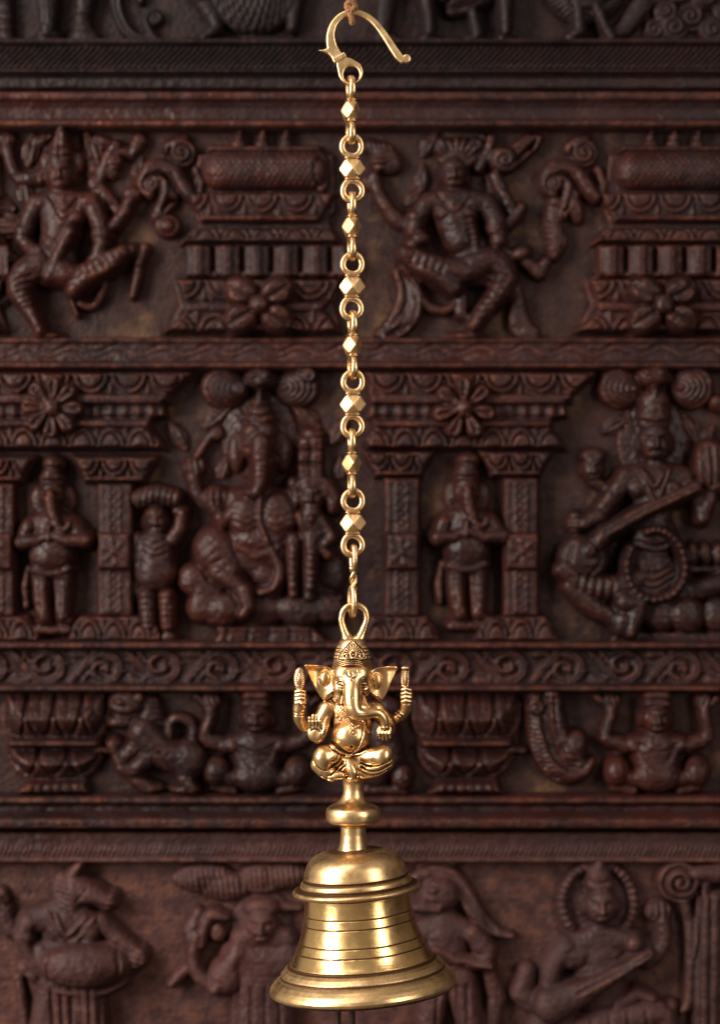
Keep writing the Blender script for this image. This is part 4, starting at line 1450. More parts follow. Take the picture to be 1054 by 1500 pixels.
@carve('carved_dancer', P_MID, M_WFIG, (520, 192, 812, 506))
def dancer2(h):
    # scarves and emblem-bearing arms behind
    h.c([(590, 392, 7), (606, 430, 12), (602, 462, 13), (580, 486, 14), (566, 494, 12)], 11, 8, smooth=5)
    h.c([(580, 400, 6), (588, 436, 8), (572, 474, 9), (556, 490, 9)], 9, 6, smooth=4)
    for k in range(4):
        h.g([(588 + k * 4, 400 + k * 4), (598 + k * 4, 438), (588 + k * 5, 474), (566 + k * 4, 492)], 1.7, 3, 5)
    h.c([(572, 240, 18), (560, 222, 14), (540, 215, 12)], 10, 6); h.fist(556, 236, 15, 0, 10); h.fist(545, 268, 13, 90, 8)
    for k in range(5):
        h.g([(534 + k * 7, 205), (540 + k * 7, 222)], 1.8, 3)
    h.c([(548, 262, 9), (556, 290, 10), (584, 326, 11), (610, 330, 10)], 10, 8, smooth=3)
    h.c([(724, 262, 10), (742, 300, 10), (752, 318, 9)], 10, 7); h.e(736, 236, 22, 19, 14, 10); h.scroll(738, 238, 14, 1.4, 0, 1, 8, 16)
    h.p([(744, 216), (770, 196), (796, 200), (788, 220), (760, 246), (740, 256)], 9, 6, 6)
    for k in range(6):
        h.g([(752 + k * 4, 240 - k * 4), (784 - k * 1, 206 + k * 3)], 1.6, 2.5)
    h.c([(700, 250, 8), (712, 228, 9), (718, 206, 8)], 9, 6)
    # body
    h.c([(690, 370, 26), (684, 396, 27), (712, 400, 22)], 16, 9)
    h.c([(628, 300, 16), (664, 296, 22), (712, 302, 16)], 15, 12)
    h.c([(664, 312, 33), (674, 352, 26)], 20, 10)
    h.e(646, 316, 11, 10, 6, 24); h.e(684, 318, 11, 10, 6, 24)
    h.c([(684, 320, 5), (694, 360, 6), (704, 404, 5)], 5, 24, smooth=3)
    for k in range(10):
        h.g([(678 + k * 2.4, 326 + k * 8), (690 + k * 2.4, 323 + k * 8)], 1.5, 2.5)
    h.g([(640, 290), (664, 318), (690, 290)], 1.8, 2.5, 4)
    # arms
    h.c([(622, 304, 14), (610, 326, 12), (604, 336, 12)], 13, 14); h.e(608, 322, 13, 11, 12, 17)
    h.c([(604, 340, 11), (618, 352, 9), (602, 362, 9)], 10, 16)
    h.c([(714, 306, 15), (728, 334, 13), (728, 356, 12)], 13, 15); h.e(724, 336, 14, 14, 12, 18)
    for t in (0, 6, 12):
        h.g([(712, 334 + t), (742, 336 + t)], 1.5, 2)
    h.c([(742, 330, 9), (756, 316, 9), (762, 306, 8)], 9, 10)
    # legs
    h.c([(690, 394, 23), (718, 384, 20), (737, 402, 19), (730, 428, 17), (704, 460, 12), (692, 480, 10)], 19, 15, smooth=3)
    for k in range(6):
        h.g([(740 - k * 6, 410 + k * 10), (714 - k * 5, 404 + k * 10)], 1.7, 2.4)
    h.e(682, 494, 19, 6, 9, 14)
    h.c([(676, 400, 20), (650, 398, 18), (620, 384, 14), (590, 374, 11)], 18, 18, smooth=3)
    h.c([(592, 376, 11), (622, 400, 11), (652, 416, 11), (664, 424, 12)], 12, 24)
    for k in range(5):
        h.g([(606 + k * 11, 376 + k * 3), (600 + k * 11, 390 + k * 4)], 1.5, 2)
    h.c([(608, 404, 6), (620, 444, 7), (650, 456, 7), (672, 440, 6), (676, 424, 5)], 6, 8, smooth=4)
    h.c([(676, 426, 8), (674, 460, 10), (690, 470, 6)], 8, 8)
    h.c([(744, 400, 14), (756, 440, 13), (760, 476, 18), (776, 490, 14)], 9, 6, smooth=3)
    h.e(760, 374, 17, 11, 12, 12, -30); h.c([(738, 368, 6), (756, 378, 8), (788, 400, 12), (798, 386, 8)], 9, 8)
    # head and hair
    h.e(670, 228, 30, 26, 12, 8); h.e(648, 218, 12, 14, 9, 12); h.e(694, 218, 14, 14, 9, 12)
    for k in range(8):
        a = math.radians(-170 + k * 22)
        h.g([(668 + 16 * math.cos(a), 240 + 16 * math.sin(a)), (670 + 34 * math.cos(a), 232 + 30 * math.sin(a))], 1.7, 3)
    h.c([(664, 280, 11), (664, 294, 12)], 10, 12)
    h.face(663, 258, 18, 24, 17)


# low foliage filling the ground round the dancers
def foliage(box, lobes, seed):
    h = HF(*box)
    for i, (x, y, r, a) in enumerate(lobes):
        ca, sa = math.cos(math.radians(a)), math.sin(math.radians(a))
        h.c([(x - r * 1.5 * ca, y - r * 1.5 * sa, r * .45), (x, y, r), (x + r * 1.3 * ca, y + r * 1.3 * sa, r * .5)], 6, 3, smooth=4)
        for t in (-.45, 0, .45):
            h.g([(x - r * 1.4 * ca - t * r * sa, y - r * 1.4 * sa + t * r * ca), (x - t * r * 1.5 * sa, y + t * r * 1.5 * ca), (x + r * 1.4 * ca - t * r * .8 * sa, y + r * 1.4 * sa + t * r * .8 * ca)], 1.7, 2.4, 4)
    h.finish('carved_foliage', P_MID, M_WFIG, seed)


foliage((110, 192, 230, 330), [(136, 222, 15, 70), (140, 252, 13, 60), (150, 208, 11, 10), (204, 250, 12, 100), (186, 222, 11, 40)], 51)
foliage((-40, 192, 80, 330), [(46, 222, 14, 100), (38, 286, 13, 80), (60, 206, 10, 160), (2, 300, 14, 20), (18, 326, 12, 0)], 52)
foliage((-60, 300, 40, 470), [(6, 336, 17, 0), (0, 376, 18, 10), (-6, 410, 16, 170), (4, 440, 12, 150)], 53)
foliage((590, 192, 660, 300), [(628, 212, 13, 120), (618, 262, 12, 90), (604, 292, 11, 130)], 54)
foliage((690, 192, 760, 300), [(716, 220, 14, 60), (722, 276, 12, 60)], 55)
foliage((240, 590, 350, 700), [(318, 612, 14, 140), (262, 640, 13, 60), (326, 690, 12, 110)], 56)
foliage((420, 590, 540, 700), [(450, 612, 14, 40), (496, 632, 13, 120), (500, 690, 12, 90)], 57)
foliage((880, 590, 1050, 690), [(900, 622, 14, 150), (926, 640, 11, 60), (1010, 630, 14, 60), (1034, 640, 11, 120)], 58)


# ------------------------------------------------ wave moulding
strip('wave_moulding', P_MID, 500, 543, lambda X, Y: mx(mx(band(Y, 501, 534, 16, 3) - 3.2 * np.exp(-((Y - 511 - 6 * np.sin(X * 2 * PI / 66 + .4)) / 2.2) ** 2)
      - 3.2 * np.exp(-((Y - 522 - 6 * np.sin(X * 2 * PI / 66 + .9)) / 2.2) ** 2), band(Y, 533, 541, 24, 3)), band(Y, 498, 503, 20, 2)), M_WMID, 17, 2)


# ------------------------------------------------ canopies on pilasters
def canopy(x0, x1, sl, sr, xf, npet, seed):
    """tiers stepping in downwards; sl, sr: how far the left and right ends step in"""
    E = lambda t: (x0 + sl * t, x1 - sr * t)
    h = HF(x0 - 12, 536, x1 + 12, 668)
    h.field(lambda X, Y: mx(mx(band(Y, 542, 549, 38, 2.5), 20 + petals(X, Y, 549, 580, 55, xf + 27, 11)), band(Y, 580, 593, 30, 3)))
    h.field(lambda X, Y: np.where((Y > 592) & (Y < 617), 13 + 9 * np.sqrt(np.clip(1 - ((Y - 604) / 11.5) ** 2, 0, 1)) + 2 * np.sin(X * 2 * PI / 20) * (np.abs(Y - 604) < 9), -30))
    h.field(lambda X, Y: mx(band(Y, 617, 627, 28, 3), mx(20 + petals(X, Y, 627, 656, 42, xf + 21, 10, True), band(Y, 655, 663, 36, 2.5))))
    l0, r0 = E(0); l1, r1 = E(.55); l2, r2 = E(.7); l3, r3 = E(1.0); l4, r4 = E(.62)
    h.clip([(l0, 542), (r0, 542), (r0 - 6 * (sr > 0), 556), (r1, 582), (r1, 594), (r2, 596), (r2 + 4 * (sr > 0), 614), (r3, 618), (r3, 628), (r3 + 14 * (sr > 0), 644), (r4, 663),
            (l4, 663), (l3 - 14 * (sl > 0), 644), (l3, 628), (l3, 618), (l2 - 4 * (sl > 0), 614), (l2, 596), (l1, 594), (l1, 582), (l0 + 6 * (sl > 0), 556)])
    can = h.finish('carved_canopy', P_MID, M_WMID, seed)
    return can


def rosette(parent, cx, cy, n, R, a0, seed):
    h = HF(cx - R - 10, cy - R - 10, cx + R + 10, cy + R + 10, 1.8)
    for k in range(n):
        a = a0 + 2 * PI * k / n
        c, s = math.cos(a), math.sin(a)
        h.c([(cx + R * .28 * c, cy + R * .28 * s, R * .1), (cx + R * .72 * c, cy + R * .72 * s, R * .27)], R * .3, 30 + 3 * (k % 2), 1.5)
        h.g([(cx + R * .35 * c, cy + R * .35 * s), (cx + R * .8 * c, cy + R * .8 * s)], R * .07, R * .13)
    h.e(cx, cy, R * .3, R * .3, 12, 34)
    h.finish('rosette', parent, M_WFIG, seed)


def pilaster(xc, w, cap0, cap1, seed, top=664):
    root_h = HF(xc - w - 8, top + 40, xc + w + 8, 906)
    h = root_h
    h.box(xc - w, top + 44, xc + w, 902, 6, 12, 3)
    h.box(xc - w * .42, top + 50, xc + w * .42, 780, 4, 17, 2); h.box(xc - w * .42, 834, xc + w * .42, 896, 4, 17, 2)
    for k in range(5):
        h.ring(xc, top + 58 + k * 13, w * .22, 4, 1.5, 2.2)
    for k in range(5):
        h.ring(xc, 842 + k * 11.5, w * .22, 3.6, 1.5, 2.2)
    h.box(xc - w * .92, 781, xc + w * .95, 833, 8, 22, 3)
    for a in (0, 60, 120, 180, 240, 300):
        c, s = math.cos(math.radians(a + 20)), math.sin(math.radians(a + 20))
        h.c([(xc + 4 * c, 807 + 5 * s, 2), (xc + w * .55 * c, 807 + 17 * s, 6)], 6, 26)
    h.e(xc, 807, 6, 6, 6, 28)
    pil = h.finish('pilaster', P_MID, M_WMID, seed)
    h = HF(cap0 - 8, top, cap1 + 8, top + 52)
    h.field(lambda X, Y: mx(band(Y, top + 1, top + 9, 34, 2.5), mx(16 + petals(X, Y, top + 8, top + 36, (cap1 - cap0) / 3.3, xc - (cap1 - cap0) / 6.6, 14), band(Y, top + 36, top + 46, 28, 3))))
    h.clip([(cap0, top + 1), (cap1, top + 1), (cap1 - 4, top + 16), (cap1 - 17, top + 36), (cap1 - 19, top + 47), (cap0 + 19, top + 47), (cap0 + 17, top + 36), (cap0 + 4, top + 16)])
    h.finish('capital', pil, M_WMID, seed + 1)
    h = HF(cap0 - 14, 894, cap1 + 26, 946)
    h.field(lambda X, Y: mx(band(Y, 898, 906, 22, 2.5), mx(16 + petals(X, Y, 904, 936, 36, xc - 18, 10, True), band(Y, 934, 942, 32, 2.5))))
    h.clip([(cap0 + 14, 898), (cap1 - 14, 898), (cap1 - 2, 912), (cap1 + 12, 942), (cap0 - 8, 942), (cap0 + 2, 912)])
    h.finish('base', pil, M_WMID, seed + 2)


c1 = canopy(-150, 290, 60, 62, 83, 0, 61)
rosette(c1, 83, 599, 8, 45, .05, 62)
pilaster(171, 25, 104, 238, 63)
pilaster(0, 25, -75, 60, 66)
c2 = canopy(528, 876, 12, 66, 677, 0, 71)
rosette(c2, 677, 600, 7, 46, .2, 72)
pilaster(588, 25, 526, 640, 73, 656)
pilaster(761, 25, 694, 812, 76, 656)


def elephant_attendant(x, y, seed):
    """standing, hands joined, trunk hanging to one side"""
    h = HF(x - 66, y - 112, x + 70, y + 160, 1.8)
    h.c([(x - 14, y + 66, 15), (x - 14, y + 100, 13), (x - 10, y + 128, 11)], 13, 12); h.c([(x + 16, y + 66, 15), (x + 17, y + 100, 13), (x + 16, y + 126, 11)], 13, 12)
    h.e(x - 11, y + 134, 13, 7, 9, 12); h.e(x + 19, y + 132, 13, 7, 9, 12)
    h.c([(x - 36, y + 54, 5), (x - 40, y + 84, 7), (x - 38, y + 112, 5)], 6, 5)
    h.c([(x - 26, y - 8, 15), (x, y - 14, 18), (x + 28, y - 8, 15)], 13, 10)
    h.c([(x, y, 30), (x, y + 30, 32)], 20, 9); h.e(x, y + 36, 31, 27, 14, 18)
    h.c([(x - 24, y + 58, 5), (x, y + 64, 6), (x + 26, y + 56, 5)], 5, 22, smooth=3)
    for k in range(3):
        h.g([(x - 20 + k * 16, y + 72), (x - 16 + k * 14, y + 116)], 1.6, 2.2)
    # arms bent to the middle
    h.c([(x - 33, y - 4, 12), (x - 42, y + 18, 11)], 12, 16); h.c([(x - 42, y + 18, 11), (x - 20, y + 16, 9), (x - 4, y + 8, 8)], 11, 22)
    h.c([(x + 34, y - 4, 13), (x + 50, y + 14, 12)], 12, 18); h.c([(x + 50, y + 14, 12), (x + 26, y + 16, 10), (x + 4, y + 8, 8)], 11, 24)
    h.c([(x - 2, y + 12, 6), (x - 1, y - 6, 5)], 8, 28)
    # head with ears and trunk
    h.e(x - 21, y - 44, 12, 20, 6, 6); h.e(x + 23, y - 44, 12, 20, 6, 6)
    h.e(x, y - 52, 19, 24, 16, 13)
    h.c([(x, y - 50, 10), (x + 3, y - 28, 9), (x + 9, y - 10, 8), (x + 16, y, 7), (x + 25, y - 2, 6), (x + 28, y - 10, 5)], 10, 24, smooth=3)
    h.g([(x - 12, y - 54), (x - 6, y - 52)], 2, 3); h.g([(x + 7, y - 54), (x + 13, y - 52)], 2, 3)
    h.c([(x, y - 76, 18), (x, y - 82, 14)], 12, 14); h.g([(x - 19, y - 74), (x, y - 70), (x + 19, y - 74)], 2, 3, 3)
    h.e(x + 3, y - 95, 16, 13, 14, 12); h.g([(x - 12, y - 90), (x + 18, y - 90)], 1.6, 2)
    # small lotus foot
    h.c([(x - 22, y + 146, 8), (x + 24, y + 146, 8)], 10, 8)
    h.finish('carved_figure', P_MID, M_WFIG, seed)


elephant_attendant(79, 776, 81)
elephant_attendant(682, 770, 83)
elephant_attendant(-70, 772, 84)


@carve('carved_figure', P_MID, M_WFIG, (186, 700, 300, 946), 1.8)
def turbaned(h):
    h.c([(217, 872, 13), (219, 912, 12)], 13, 12); h.c([(246, 872, 13), (248, 914, 12)], 13, 12); h.e(218, 928, 13, 9, 9, 12); h.e(249, 932, 13, 9, 9, 12)
    for k in range(5):
        h.g([(206, 876 + k * 9), (260, 876 + k * 9)], 1.6, 1.0)
    h.c([(229, 800, 26), (230, 836, 29)], 20, 11); h.e(230, 838, 29, 27, 12, 18)
    for k in range(3):
        h.g([(212, 788 + k * 10), (230, 796 + k * 10), (248, 788 + k * 10)], 1.6, 2.2, 3)
    h.g([(204, 856), (230, 866), (256, 856)], 2, 2.5, 3)
    h.c([(204, 790, 10), (202, 820, 9), (208, 840, 8)], 10, 12)
    h.c([(254, 790, 11), (266, 772, 10), (268, 752, 9)], 10, 14); h.fist(266, 748, 10, 90, 14); h.c([(256, 740, 6), (262, 724, 6)], 6, 12)
    h.face(231, 762, 17, 23, 14)
    h.c([(208, 730, 14), (232, 724, 15), (256, 730, 14)], 14, 14)
    for k in range(7):
        h.g([(204 + k * 9, 716), (200 + k * 9, 742)], 1.6, 2.2)
    h.e(200, 858, 10, 22, 7, 5)


@carve('carved_figure', P_MID, M_WFIG, (256, 536, 520, 948))
def seated_elephant(h):
    # shell scrolls and mask over the head
    h.e(330, 570, 36, 30, 18, 7, 15); h.e(436, 568, 34, 30, 18, 7, -15)
    for k in range(5):
        h.ring(338 + k * 2.4, 571, 31 - k * 6, 26 - k * 5, 2.2, 3.6); h.ring(428 - k * 2.4, 569, 29 - k * 5.6, 26 - k * 5, 2.2, 3.6)
    h.scroll(352, 572, 10, 1.3, 0, 1, 7, 20); h.scroll(452, 552, 11, 1.3, 90, 1, 7, 20)
    h.e(382, 556, 22, 16, 12, 14); h.e(372, 552, 5, 4, 4, 24); h.e(392, 552, 5, 4, 4, 24); h.e(382, 562, 7, 5, 4, 24)
    # halo, crown
    h.e(380, 640, 56, 64, 6, 3)
    h.c([(382, 578, 5), (381, 596, 15), (381, 612, 22)], 17, 14)
    h.g([(360, 606), (381, 612), (404, 606)], 2, 3, 3); h.g([(358, 618), (381, 625), (405, 618)], 2.4, 3.5, 3); h.g([(366, 594), (381, 599), (398, 594)], 1.6, 2.5, 3)
    # ears and head
    h.e(349, 662, 14, 28, 8, 9); h.e(414, 662, 14, 28, 8, 9)
    h.e(380, 646, 27, 32, 20, 15); h.e(372, 634, 13, 12, 8, 26); h.e(391, 634, 13, 12, 8, 26)
    h.g([(361, 656), (370, 658)], 2.2, 3.5); h.g([(392, 656), (401, 658)], 2.2, 3.5)
    h.c([(383, 650, 14), (384, 680, 12), (382, 708, 10), (376, 722, 9), (368, 722, 7)], 12, 32, smooth=3)
    for k in range(6):
        h.g([(372, 668 + k * 8), (394, 669 + k * 8)], 1.3, .7)
    h.c([(392, 690, 6), (398, 676, 4)], 6, 28)
    # rear arms
    h.c([(350, 728, 14), (318, 742, 12), (292, 726, 11), (284, 700, 11)], 12, 8, smooth=3); h.fist(285, 684, 15, 80, 10)
    h.c([(290, 668, 6), (308, 640, 7), (320, 632, 9)], 7, 6); h.e(318, 636, 12, 10, 8, 7)
    h.c([(420, 726, 14), (448, 722, 12), (462, 706, 11), (460, 690, 11)], 12, 8)
    h.box(436, 640, 474, 704, 10, 8, 4); h.g([(455, 640), (455, 700)], 1.8, 3); h.g([(436, 660), (474, 660)], 1.8, 3); h.g([(436, 680), (474, 680)], 1.8, 3)
    h.e(458, 636, 16, 8, 8, 8)
    # chest, belly
    h.c([(345, 736, 20), (382, 732, 24), (416, 736, 20)], 15, 11)
    h.e(382, 798, 54, 54, 26, 8)
    h.e(362, 756, 28, 32, 14, 22); h.e(406, 756, 32, 34, 14, 22)
    for k in range(4):
        h.g([(344, 740 + k * 11), (362, 748 + k * 11), (378, 742 + k * 11)], 1.7, .9, 3)
        h.g([(390, 742 + k * 11), (408, 748 + k * 11), (430, 740 + k * 11)], 1.7, .7, 3)
    h.c([(384, 720, 4), (382, 760, 5), (390, 786, 5), (404, 816, 6), (412, 836, 7), (402, 860, 6), (384, 866, 5)], 6, 32, smooth=4)
    h.g([(350, 792), (382, 804), (414, 792)], 2, 2.6, 3)
    h.c([(352, 800, 6), (380, 814, 7), (410, 800, 6)], 6, 28, smooth=3)
    # front arm with a raised fist
    h.c([(346, 748, 12), (330, 764, 11), (318, 746, 10)], 12, 20); h.fist(317, 730, 17, 90, 18)
    h.c([(424, 748, 11), (438, 730, 10), (430, 708, 9)], 11, 16)
    # legs
    h.e(286, 848, 26, 24, 14, 10, 30); h.e(300, 862, 34, 20, 14, 10, 20)
    h.c([(318, 800, 26), (338, 834, 22)], 20, 16, 2); h.e(318, 806, 32, 36, 20, 16, -30)
    h.c([(322, 836, 15), (350, 854, 13), (360, 870, 12)], 14, 24); h.c([(360, 864, 12), (366, 886, 12), (358, 898, 9)], 14, 28)
    for k in range(4):
        h.g([(292 + k * 10, 812 + k * 9), (316 + k * 9, 794 + k * 9)], 1.7, 1.0)
    h.c([(388, 838, 20), (408, 852, 16), (400, 866, 14)], 14, 16)
    h.e(484, 840, 24, 30, 13, 8, 0); h.e(462, 856, 20, 18, 10, 8)
    # lotus seat
    for i, (x, w) in enumerate(((300, 26), (330, 34), (386, 36), (438, 36), (478, 30))):
        h.e(x, 892 - (4 if i in (0, 4) else 0), w, 24, 15, 12 + (i % 2) * 4, (-25, -12, 0, 12, 25)[i])
    h.c([(292, 880, 6), (284, 876, 4)], 6, 14); h.c([(488, 880, 6), (498, 874, 4)], 6, 14)
    h.p([(316, 916), (456, 916), (470, 926), (484, 944), (306, 944), (320, 928)], 10, 10, 5)
    for k in range(5):
        h.g([(336 + k * 30, 920), (330 + k * 32, 942)], 1.8, 3)
    h.g([(316, 924), (474, 924)], 1.6, 2.5)


@carve('carved_figure', P_MID, M_WFIG, (412, 700, 508, 890), 1.8)
def kneeling(h):
    h.c([(430, 790, 12), (429, 836, 10), (431, 868, 8)], 12, 24); h.c([(457, 790, 14), (455, 836, 12), (453, 872, 9)], 13, 24)
    for k in range(6):
        h.e(430, 806 + k * 10, 5, 5, 4, 34); h.e(456, 808 + k * 10, 6, 5, 4, 35)
    h.c([(456, 752, 16), (458, 782, 20)], 14, 22); h.c([(470, 760, 8), (486, 786, 8), (470, 802, 8), (480, 812, 8)], 9, 24)
    h.c([(440, 756, 8), (446, 772, 7)], 8, 28); h.e(456, 760, 6, 7, 5, 36)
    h.face(456, 728, 20, 22, 20); h.c([(440, 712, 10), (460, 706, 13), (484, 722, 13), (488, 744, 9)], 10, 20, smooth=3)


@carve('carved_figure', P_MID, M_WFIG, (806, 536, 1120, 950))
def lute_player(h):
    h.e(908, 570, 36, 30, 18, 7, 15); h.e(1010, 568, 34, 32, 18, 7, -15)
    for k in range(5):
        h.ring(916 + k * 2.4, 571, 31 - k * 6, 26 - k * 5, 2.2, 3.6); h.ring(1002 - k * 2.4, 569, 29 - k * 5.6, 27 - k * 5, 2.2, 3.6)
    h.e(954, 552, 24, 16, 12, 14); h.e(944, 548, 5, 4, 4, 24); h.e(964, 548, 5, 4, 4, 24)
    h.e(954, 648, 52, 66, 6, 3)
    h.c([(954, 574, 8), (954, 592, 22), (954, 612, 24)], 16, 14)
    for k in range(5):
        h.g([(934, 600 - k * 5), (954, 590 - k * 5), (974, 600 - k * 5)], 1.4, 2, 3)
    h.g([(930, 616), (954, 622), (979, 616)], 2.2, 3.4, 3)
    h.face(955, 648, 22, 29, 17)
    h.c([(955, 676, 13), (955, 690, 15)], 11, 13)
    h.c([(914, 700, 17), (955, 696, 22), (996, 700, 17)], 15, 12)
    h.c([(954, 716, 34), (954, 760, 26)], 18, 11); h.e(930, 714, 15, 15, 8, 24); h.e(978, 716, 15, 15, 8, 24)
    h.c([(940, 694, 3), (952, 714, 3), (964, 694, 3)], 4, 30, smooth=4); h.c([(934, 690, 3), (953, 734, 3), (974, 690, 3)], 4, 30, smooth=4)
    h.e(954, 786, 34, 34, 16, 14); h.g([(930, 792), (954, 800), (980, 792)], 2, 2.5, 3); h.g([(930, 804), (954, 812), (980, 804)], 2, 2.5, 3)
    # raised rear arm and small companion
    h.c([(906, 700, 10), (886, 716, 9), (868, 706, 9)], 10, 6)
    h.face(866, 686, 15, 22, 8); h.e(866, 668, 18, 12, 9, 9)
    # arms and the long lute
    h.c([(908, 708, 15), (888, 734, 13), (872, 756, 12)], 13, 15); h.c([(872, 756, 12), (852, 766, 10), (842, 768, 10)], 11, 20); h.fist(840, 766, 13, 0, 20)
    h.c([(1002, 710, 14), (1022, 740, 13), (1024, 758, 12)], 13, 14); h.c([(1024, 758, 12), (1034, 732, 11), (1034, 714, 11)], 12, 17)
    h.c([(858, 806, 12), (880, 782, 11), (936, 750, 10), (1012, 716, 9)], 10, 32)
    h.g([(880, 778), (936, 746), (1012, 712)], 1.5, 2.5); h.g([(886, 788), (940, 757), (1012, 722)], 1.5, 2.5)
    h.e(850, 818, 36, 34, 18, 20); h.g([(834, 796), (828, 826), (846, 842)], 2, 3, 4); h.g([(862, 792), (874, 820), (858, 842)], 2, 3, 4)
    h.e(1040, 686, 28, 40, 16, 20, -12)
    for k in range(4):
        h.g([(1022 + k * 12, 656 + k * 2), (1026 + k * 10, 716 - k * 4)], 2, 4)
    # garland loop over the lap
    a = np.linspace(-1.9, 3.6, 26)
    h.c(np.stack([954 + 42 * np.cos(a) * (1 + .1 * np.sin(a)), 826 + 50 * np.sin(a), 6.5 + 0 * a], 1), 7, 28)
    for t in a[::1]:
        h.e(954 + 42 * math.cos(t) * (1 + .1 * math.sin(t)), 826 + 50 * math.sin(t), 4, 4, 3, 36)
    h.e(950, 840, 38, 38, 14, 16)
    for k in range(4):
        h.g([(922, 828 + k * 11), (950, 840 + k * 11), (978, 826 + k * 11)], 1.8, 2.6, 3)
    # legs
    h.c([(818, 834, 13), (856, 856, 19), (900, 860, 20), (930, 846, 18)], 17, 14, smooth=3)
    h.c([(830, 858, 11), (862, 886, 14), (892, 902, 15)], 14, 14, smooth=3); h.e(910, 910, 20, 22, 16, 20, 20); h.c([(910, 880, 16), (930, 886, 15), (918, 924, 10)], 14, 24)
    for k in range(5):
        h.g([(846 + k * 12, 842 + k * 3), (842 + k * 12, 862 + k * 5)], 1.7, 2.4)
    h.c([(986, 868, 16), (1020, 862, 16), (1060, 850, 16)], 14, 12)
    # bolster, lotus seat
    for k in range(6):
        h.e(1010 + k * 19, 812, 10, 16, 10, 12)
    h.c([(1000, 834, 6), (1120, 834, 6)], 7, 10)
    for i, x in enumerate((962, 1002, 1046, 1092)):
        h.e(x, 900, 26, 26, 14, 12 + (i % 2) * 5)
    h.p([(900, 924), (1120, 924), (1120, 944), (880, 944)], 9, 8, 4)


@carve('carved_drapery', P_MID, M_WFIG, (1030, 560, 1244, 940))
def beyond(h):
    h.c([(1046, 590, 12), (1080, 604, 14), (1130, 600, 18)], 12, 8); h.e(1140, 700, 46, 90, 20, 8); h.e(1130, 860, 60, 60, 20, 8)
    for k in range(7):
        h.g([(1100 + k * 13, 630), (1096 + k * 14, 790)], 2, 3)


# ------------------------------------------------ scroll moulding
h = HF(XL, 936, XR, 1014)
h.field(lambda X, Y: mx(mx(band(Y, 939, 948, 30, 3), band(Y, 948, 1003, 9, 2)), mx(band(Y, 1002, 1010, 28, 3), np.where((Y > 947) & (Y < 1003), 10, -30))))
per = 84
for i in range(-3, 16):
    x = -18 + i * per
    s = 1 if i % 2 == 0 else -1
    cy = 976 + 2 * s
    h.c([(x - 46, 976 + 23 * s, 5), (x - 24, 976 - 2 * s, 6.5), (x - 2, 976 - 21 * s, 7.5), (x + 24, 976 - 10 * s, 7), (x + 24, 976 + 12 * s, 6.5), (x + 4, 976 + 19 * s, 6), (x - 12, 976 + 8 * s, 5.5), (x - 6, 976 - 5 * s, 5), (x + 8, 976 - 4 * s, 5), (x + 9, 976 + 6 * s, 4)], 8, 9, 1.2, smooth=5)
    h.g([(x - 46, 976 + 23 * s), (x - 24, 976 - 2 * s), (x - 2, 976 - 21 * s), (x + 24, 976 - 10 * s), (x + 24, 976 + 12 * s), (x + 4, 976 + 19 * s)], 1.8, 2, 5)
    h.e(x + 3, 976 + 2 * s, 5, 5, 5, 11); h.c([(x - 40, 976 - 18 * s, 6), (x - 26, 976 - 20 * s, 8), (x - 18, 976 - 14 * s, 4)], 6, 9, 1.2, smooth=3)
    for k in range(4):
        a = math.radians(40 + 26 * k) * s
        h.c([(x + 22, 976 + 10 * s, 2.5), (x + 22 + 17 * math.cos(a), 976 + 10 * s - 15 * math.sin(a) * s * s + 5 * s, 3.6)], 5, 9, 1.2)
    h.c([(x - 26, 976 + 18 * s, 3), (x - 34, 976 + 4 * s, 4.5)], 5, 9, 1.2); h.c([(x - 26, 976 + 20 * s, 3), (x - 18, 976 + 8 * s, 4.5)], 5, 9, 1.2)
h.finish('scroll_moulding', P_MID, M_WMID, 91)


# ------------------------------------------------ bottom register of the middle board
def lotus_pot(cx, dx, seed):
    h = HF(cx - 92, 1008, cx + 92, 1168)
    h.p([(cx - 74, 1013), (cx + 74, 1013), (cx + 81, 1034), (cx + 80, 1056), (cx + 72, 1074), (cx + 60, 1088), (cx - 60, 1088), (cx - 72, 1074), (cx - 80, 1056), (cx - 80, 1034)], 28, 6, 60)
    for i, x in enumerate((-58, -20, 20, 58)):
        w = 20 - abs(x) * .06
        h.g([(cx + x - w, 1016), (cx + x - w * .95, 1046), (cx + x - w * .5, 1070), (cx + x * .9, 1078), (cx + x * .93 + w * .5, 1070), (cx + x + w * .95, 1046), (cx + x + w, 1016)], 2.2, 3.6, 4)
        h.g([(cx + x, 1018), (cx + x, 1040)], 2, 1.6)
    h.c([(cx - 60, 1086, 5), (cx + 60, 1086, 5)], 7, 22)
    h.p([(cx - 72, 1091), (cx + 74, 1091), (cx + 72, 1110), (cx + 58, 1130), (cx + 42, 1142), (cx - 44, 1142), (cx - 58, 1130), (cx - 70, 1110)], 24, 6, 44)
    for i, x in enumerate((-44, -2, 42)):
        h.g([(cx + x - 20, 1094), (cx + x - 18, 1112), (cx + x * .85, 1132), (cx + x + 18, 1112), (cx + x + 20, 1094)], 2.2, 3.4, 4)
    h.c([(cx + 66, 1096, 6), (cx + 84, 1098, 4)], 6, 12)
    h.p([(cx - 42, 1142), (cx + 44, 1142), (cx + 52, 1160), (cx - 54, 1160)], 12, 14, 6)
    for k in range(7):
        h.g([(cx - 40 + k * 13, 1144), (cx - 44 + k * 14.5, 1160)], 1.6, 2.4)
    h.finish('lotus_pot', P_MID, M_WFIG, seed)


lotus_pot(83, 0, 101); lotus_pot(682, 0, 103)


